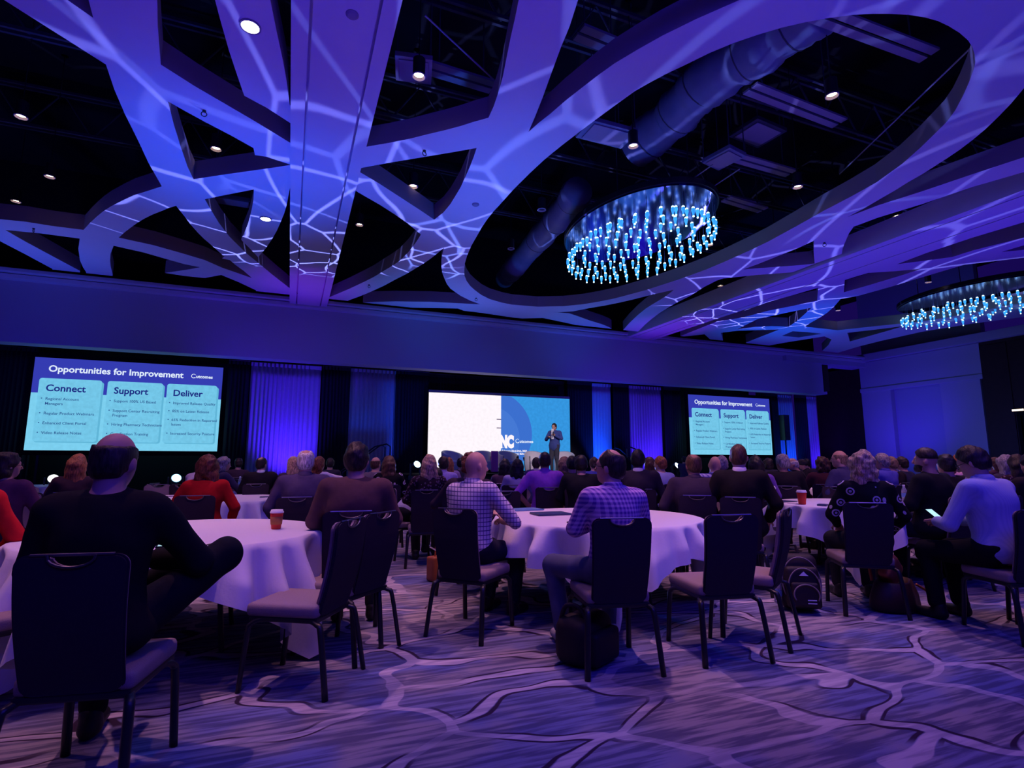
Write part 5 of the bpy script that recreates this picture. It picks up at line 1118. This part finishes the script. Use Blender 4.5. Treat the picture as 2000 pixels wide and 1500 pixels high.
sitter('woman with long brown hair in a black patterned top', 760, 8.7, 0, 'chair under the woman in the black patterned top', hair='long', hcol='brown', woman=True, topmat=FLO)
sitter('long haired blonde woman in a small flower print top', 838, 7.1, 3, 'dark chair under the blonde woman in the flower print top', 832, 3, 7.15, hair='long', hcol='blond', woman=True, topmat=FLS, res=.014)
sitter('person in a pale lavender shirt bending forward, left of the blonde woman', 797, 7.7, -60, 'pale chair under the bending person in the lavender shirt', hair='short', hcol='dark', top=(.50, .48, .72), lean=.75, arms=('table', 'table'), bulk=1.1)
sitter('man in a lavender shirt behind the blonde woman', 866, 9.3, 0, 'chair under the man in the lavender shirt', hair='short', hcol='dark', top=(.30, .26, .62), collar=(.3, .26, .62), hy=.2)
sitter('woman with strawberry hair in front of the white half of the screen', 876, 11, 0, 'chair under the woman with strawberry hair', hair='long', hcol='ginger', woman=True, top=(.3, .2, .4))
sitter('man with curly reddish hair behind the bald man', 920, 5.7, -20, 'chair under the man with curly reddish hair', hair='mop', hcol='auburn', top=(.035, .022, .04), res=.014, bulk=1.15, arms=('elbow_out', 'elbow_out'))
sitter('woman with long black hair in front of the large screen', 986, 9.4, 0, 'dark chair under the woman with long black hair', hair='long', hcol='black', skin='skinb', woman=True, top=(.10, .05, .09), sc=.97, bulk=1.1)
sitter('woman with black hair and a pale lavender top', 1011, 10, -10, 'chair under the woman with black hair and lavender top', hair='long', hcol='black', skin='skinb', woman=True, top=(.40, .36, .60), sc=.97)
sitter('man in a bright purple polo shirt, seen from behind', 1064, 7.8, 2, 'dark chair under the man in the purple polo', 1071, 2, 7.9, hair='buzz', hcol='dark', skin='skind', top=(.36, .09, .62), collar=(.36, .09, .62), sleeve='short', arms=('hip', 'side'), bulk=1.1, res=.014, sc=1.04)
sitter('man in a navy suit half hidden behind the purple polo', 1047, 9.6, 5, 'chair under the man in the navy suit', hair='short', hcol='black', skin='skinb', top=(.03, .03, .14), jacket=True, collar=(.6, .5, .6))
sitter('blonde woman in a dark top right of the presenter', 1102, 10.2, 0, 'chair under the blonde woman right of the presenter', hair='long', hcol='dirty', woman=True, top=(.05, .05, .07))
sitter('man with black hair in a dark top behind the blonde woman', 1117, 9.8, 10, 'chair under the black haired man behind', hair='short', hcol='black', top=DK, jacket=True)
sitter('broad man with dark hair in a black suit beside the purple polo', 1135, 7.9, 0, 'dark chair under the man in the black suit', 1130, 0, 8.1, hair='short', hcol='black', top=(.012, .012, .018), jacket=True, bulk=1.22, res=.015)
sitter('man with short dark hair and blue top, left of the gingham shirt head', 1160, 10.6, 10, 'chair under the man in the blue top', hair='short', hcol='dark', top=(.07, .08, .4), hy=.2)
sitter('man with black hair in a dark sweater over a white collar', 1246, 7.3, -2, 'dark chair under the man in the dark sweater', 1250, 0, 7.4, hair='short', hcol='black', skin='skinb', top=(.03, .022, .04), collar=(.72, .70, .78), bulk=1.16, res=.015, sc=1.05)
sitter('ginger man in a pale striped shirt turned to the left', 1289, 9.0, 38, 'chair under the ginger man in the striped shirt', hair='short', hcol='ginger', topmat=STR, hy=.4)
sitter('woman with long brown hair beside the ginger man', 1268, 9.7, 20, 'chair under the woman beside the ginger man', hair='long', hcol='brown', woman=True, top=(.06, .04, .06))
sitter('large man with thinning brown hair in a charcoal shirt', 1354, 6.0, 8, 'dark chair under the large man in the charcoal shirt', 1350, 8, 6.05, hair='thin', hcol='brown', skin='skind', top=(.045, .03, .055), bulk=1.34, res=.014, arms=('side', 'side'), hy=.25, collar=(.05, .03, .06))
sitter('bald man in a blue and white plaid shirt behind the charcoal shirt', 1384, 7.7, -5, 'chair under the bald man in the blue plaid shirt', hair='bald', topmat=PLB, collar=PLB, roll=.12)
sitter('man with grey hair resting his chin on his hand', 1409, 8.4, 20, 'chair under the man resting his chin', hair='short', hcol='grey', top=(.12, .10, .14), arms=('chin', 'lap'), hy=.2)
sitter('big man with cropped hair in a black jacket with a white collar', 1443, 5.8, 2, 'grey chair under the big man with cropped hair', 1436, 5, 5.75, hair='buzz', hcol='brown', skin='skin', top=(.016, .013, .015), jacket=True, collar=(.72, .68, .78), bulk=1.1, res=.013, arms=('side', 'side'), sc=1.07)
sitter('woman with long dark hair in a purple top', 1475, 8.1, 10, 'chair under the woman in the purple top', hair='long', hcol='black', woman=True, top=(.16, .07, .36))
sitter('grey haired man in a black jacket turned slightly left', 1528, 8.3, 16, 'dark chair under the grey haired man in the black jacket', 1527, 8, 8.3, hair='short', hcol='grey', skin='skind', top=DK, jacket=True, bulk=1.16, hy=.45, sc=1.02)
sitter('white haired man in a dark jacket with a hand at his face', 1559, 10.8, 96, 'chair under the white haired man at the far table', hair='fringe', hcol='white', top=DK, jacket=True, arms=('chin', 'table'), hy=.1, lean=.15)
sitter('man with black hair looking down at the far right table', 1583, 11.4, 90, 'chair under the man looking down', hair='short', hcol='black', top=DK, lean=.25, hp=.5, arms=('table', 'table'))
sitter('woman with a brown bob and a maroon top', 1606, 9.0, 12, 'dark chair under the woman in the maroon top', 1602, 10, 8.9, hair='bob', hcol='brown', woman=True, top=(.07, .018, .03), bulk=1.15)
sitter('man with receding fair hair and a navy shirt in left profile', 1640, 7.6, 55, 'dark chair under the man in left profile with fair hair', 1622, 10, 7.7, hair='fringe', hcol='dirty', skin='skin', top=(.045, .04, .12), hy=.35, glasses=True, sc=1.06, bulk=1.1, res=.014, collar=(.05, .04, .12))
sitter('woman with wavy blonde hair in a black rose print top, seen from behind', 1682, 5.05, 22, 'dark chair under the woman in the rose print top', 1662, 18, 5.0, hair='curly', hcol='blond', woman=True, topmat=FLO, res=.011, arms=('lap', 'side'), hy=.1, bottom=(.02, .02, .03), bulk=1.05)
sitter('grey haired man with glasses in a royal blue shirt, in left profile', 1722, 8.8, 55, 'dark chair under the man in the royal blue shirt', 1728, 8, 8.6, hair='short', hcol='grey', top=(.09, .09, .52), collar=(.09, .09, .52), glasses=True, hy=.4, sc=1.03)
sitter('man with grey brown hair behind the royal blue shirt', 1739, 9.6, 50, 'chair under the man with grey brown hair', hair='short', hcol='dirty', top=DK, hy=.3)
sitter('young man with dark hair and a lanyard in left profile', 1760, 9.3, 60, 'chair under the young man with the lanyard', hair='short', hcol='dark', top=(.03, .03, .07), glasses=True, extras=('lanyard',), hy=.2)
sitter('bearded man in a black jacket with a white lanyard, in left profile', 1808, 5.9, 62, 'chair under the bearded man', 1822, 50, 5.9, hair='crop', hcol='dark', skin='skin', beard='black', top=(.012, .012, .016), jacket=True, extras=('lanyard',), hy=.35, hp=-.05, bulk=1.2, res=.011, sc=1.04, arms=('lap', 'lap'))
sitter('man with black hair in a black jacket behind the bearded man', 1846, 6.6, 35, 'chair under the black haired man behind the bearded man', hair='short', hcol='black', top=(.014, .013, .018), jacket=True, bulk=1.2, hy=.1)
sitter('ginger bearded man in a pink shirt with hands at his mouth', 1872, 8.6, 75, 'chair under the ginger man in pink', hair='short', hcol='ginger', beard='ginger', top=(.65, .35, .5), arms=('chin', 'chin'), hy=.1, sc=1.02)
sitter('dark haired person in profile behind the pale blue shirt', 1902, 5.9, 70, 'chair under the dark haired person in profile', hair='short', hcol='black', top=(.25, .2, .3), hy=.15, res=.014, sc=1.04, hp=.05)
_r, G40 = sitter('man in a pale blue striped shirt looking down at a bright phone', 1928, 4.35, 58, 'dark chair under the man in the pale blue striped shirt', 1948, 42, 4.3, hair='short', hcol='dark', skin='skin', topmat=STR, bottom=(.008, .008, .012), arms=('phone', 'phone'), lean=.16, hy=.30, hp=.22, bulk=1.16, res=.009, glasses=True, collar=STR, sc=1.03)
sitter('person with curly grey hair near the right edge', 1962, 8.0, 40, 'chair under the person with curly grey hair', hair='curly', hcol='grey', woman=True, top=(.06, .05, .08))
sitter('dark haired woman with a patterned scarf at the right edge', 1985, 7.2, 30, 'chair under the dark haired woman at the right edge', hair='long', hcol='dark', woman=True, topmat=FLS)
sitter('person in black cut off by the right edge', 2012, 6.2, 40, 'chair under the person cut off at the right edge', hair='short', hcol='black', top=DK, jacket=True)
for (px, d, rel, hr, hc, lab) in ((466, 12.8, 0, 'short', 'dark', 'far man at the back left table'), (1195, 12.4, 5, 'short', 'brown', 'far man between the black suit and the dark sweater'), (1500, 12.6, 15, 'bob', 'dark', 'far woman under the right screen'), (1655, 11.5, 40, 'short', 'grey', 'far grey haired man left of the wavy blonde hair'), (1812, 12.0, 50, 'short', 'dark', 'far man between the lanyard man and the bearded man'), (1850, 12.5, 55, 'short', 'grey', 'far man under the recessed wall panel'), (1940, 11.0, 60, 'long', 'brown', 'far woman right of the dark haired person'), (1575, 14.5, 20, 'short', 'black', 'farthest man in front of the blue drape'), (900, 12.0, 0, 'short', 'black', 'far man in front of the white half of the screen'), (645, 12.5, -5, 'short', 'dark', 'far man in front of the violet drape'), (1880, 10.4, 60, 'bob', 'dark', 'far woman behind the ginger man')):
    sitter(lab, px, d, rel, 'chair under the ' + lab, hair=hr, hcol=hc, top=(.04 + .02 * (px % 3), .035, .06), woman=hr != 'short', res=.02, hy=.15)
# phone held by the man at the right
wL, wR = G40['wr']; RzM = Matrix.Rotation(G40['rz'], 3, 'Z')
pc = G40['P0'] + RzM @ (Vector((wL + wR) / 2) + Vector((0, .10, .035))) * G40['sc']
t = thing('phone', 'bright phone held by the man in the pale blue striped shirt', 'phone', pc, G40['rz'])
Rt_ = Matrix.Rotation(math.radians(38), 3, 'X')
m = MB(); m.box((0, 0, 0), (.078, .155, .009), Rt_); m.obj('phone_body', M['black'], t); m = MB(); m.box(Rt_ @ Vector((0, 0, .0055)), (.07, .145, .001), Rt_); m.obj('screen', emit('bright_phone_screen', (.45, .75, 1.0), 1.3), t)
# ------------------------------------------------------------------ empty chairs
chair(604, 3.42, 60, 'empty chair left of the aisle with its tan seat toward the near left table', 'empty banquet chairs')
chair(684, 3.95, 50, 'empty chair just behind the near empty chair, beside the aisle', 'empty banquet chairs')
chair(1376, 3.95, 30, 'empty dark backed chair right of the centre table, seat turned left', 'empty banquet chairs')
chair(1446, 4.25, 78, 'empty chair seen edge on beside the hiking backpack', 'empty banquet chairs')
chair(1366, 6.15, 172, 'empty tan chair facing the viewer behind the centre table', 'empty banquet chairs')
chair(8, 3.05, -75, 'empty chair at the left edge with its seat beside the nearest man', 'empty banquet chairs')
chair(272, 6.2, 8, 'empty dark chair just right of the nearest man', 'empty banquet chairs')
chair(312, 8.3, 178, 'empty grey chair facing the viewer right of the nearest man', 'empty banquet chairs')
chair(268, 9.0, 60, 'empty grey chair farther back right of the nearest man', 'empty banquet chairs')
chair(62, 7.2, -25, 'empty dark chair at the left with a notched back', 'empty banquet chairs')
chair(108, 7.6, -120, 'empty tan chair at the left turned sideways', 'empty banquet chairs')
chair(20, 5.9, 150, 'empty chair with grey seat beside the left edge table', 'empty banquet chairs')
chair(984, 6.9, 2, 'empty dark chair left of the purple polo man', 'empty banquet chairs')
chair(1012, 8.8, 175, 'empty grey chair facing the viewer by the white cup', 'empty banquet chairs')
chair(977, 9.9, 10, 'empty dark chair in front of the woman with long black hair', 'empty banquet chairs')
chair(2030, 4.4, 30, 'empty dark chair at the right edge', 'empty banquet chairs')
# ------------------------------------------------------------------ presenter and camera operator
pp = Py(1083, 900, 17.7)
_p, GP = person('presenter in a navy blazer and grey trousers standing on the stage with a microphone', 1083, 19.7, 158, hair='short', hcol='dark', skin='skin', top=(.05, .07, .24), bottom=(.05, .05, .07), jacket=True, collar=(.75, .75, .8), standing=True, loc=pp, z0=.905, arms=(((.27, .03, .82), (.05, .24, .96)), ((.27, .05, .80), (.07, .28, .88))), glasses=True, res=.012, sc=1.02, bulk=1.1, hy=-.1)
m = MB(); m.box((0, .150, .98 + .36), (.09, .03, .36)); m.obj('white_shirt_front', mat('white_shirt_fabric', (.75, .75, .8), .8), _p, bev=.012, seg=2)
mw = GP['P0'] + Matrix.Rotation(GP['rz'], 3, 'Z') @ Vector((GP['wr'][0] + np.array((.04, .07, .04)))) * GP['sc']
t = thing('microphone', 'black handheld microphone in the hand of the presenter', 'microphone', mw, GP['rz']); m = MB(); m.tube([(0, 0, -.08), (0, -.02, .06)], .013, 10); m.obj('handle', M['metalblk'], t); m = MB(); m.lathe([(0, .055), (.022, .065), (.025, .085), (.0, .112)], 14, (0, -.02, 0)); m.obj('grille', M['steel'], t)
co_ = at(1337, 16.5); person('camera operator in dark clothes standing left of the right screen', 1337, 16.5, -20, hair='short', hcol='black', top=(.05, .05, .12), jacket=True, standing=True, loc=co_, res=.02, arms=('chin', 'chin'), sc=.84)
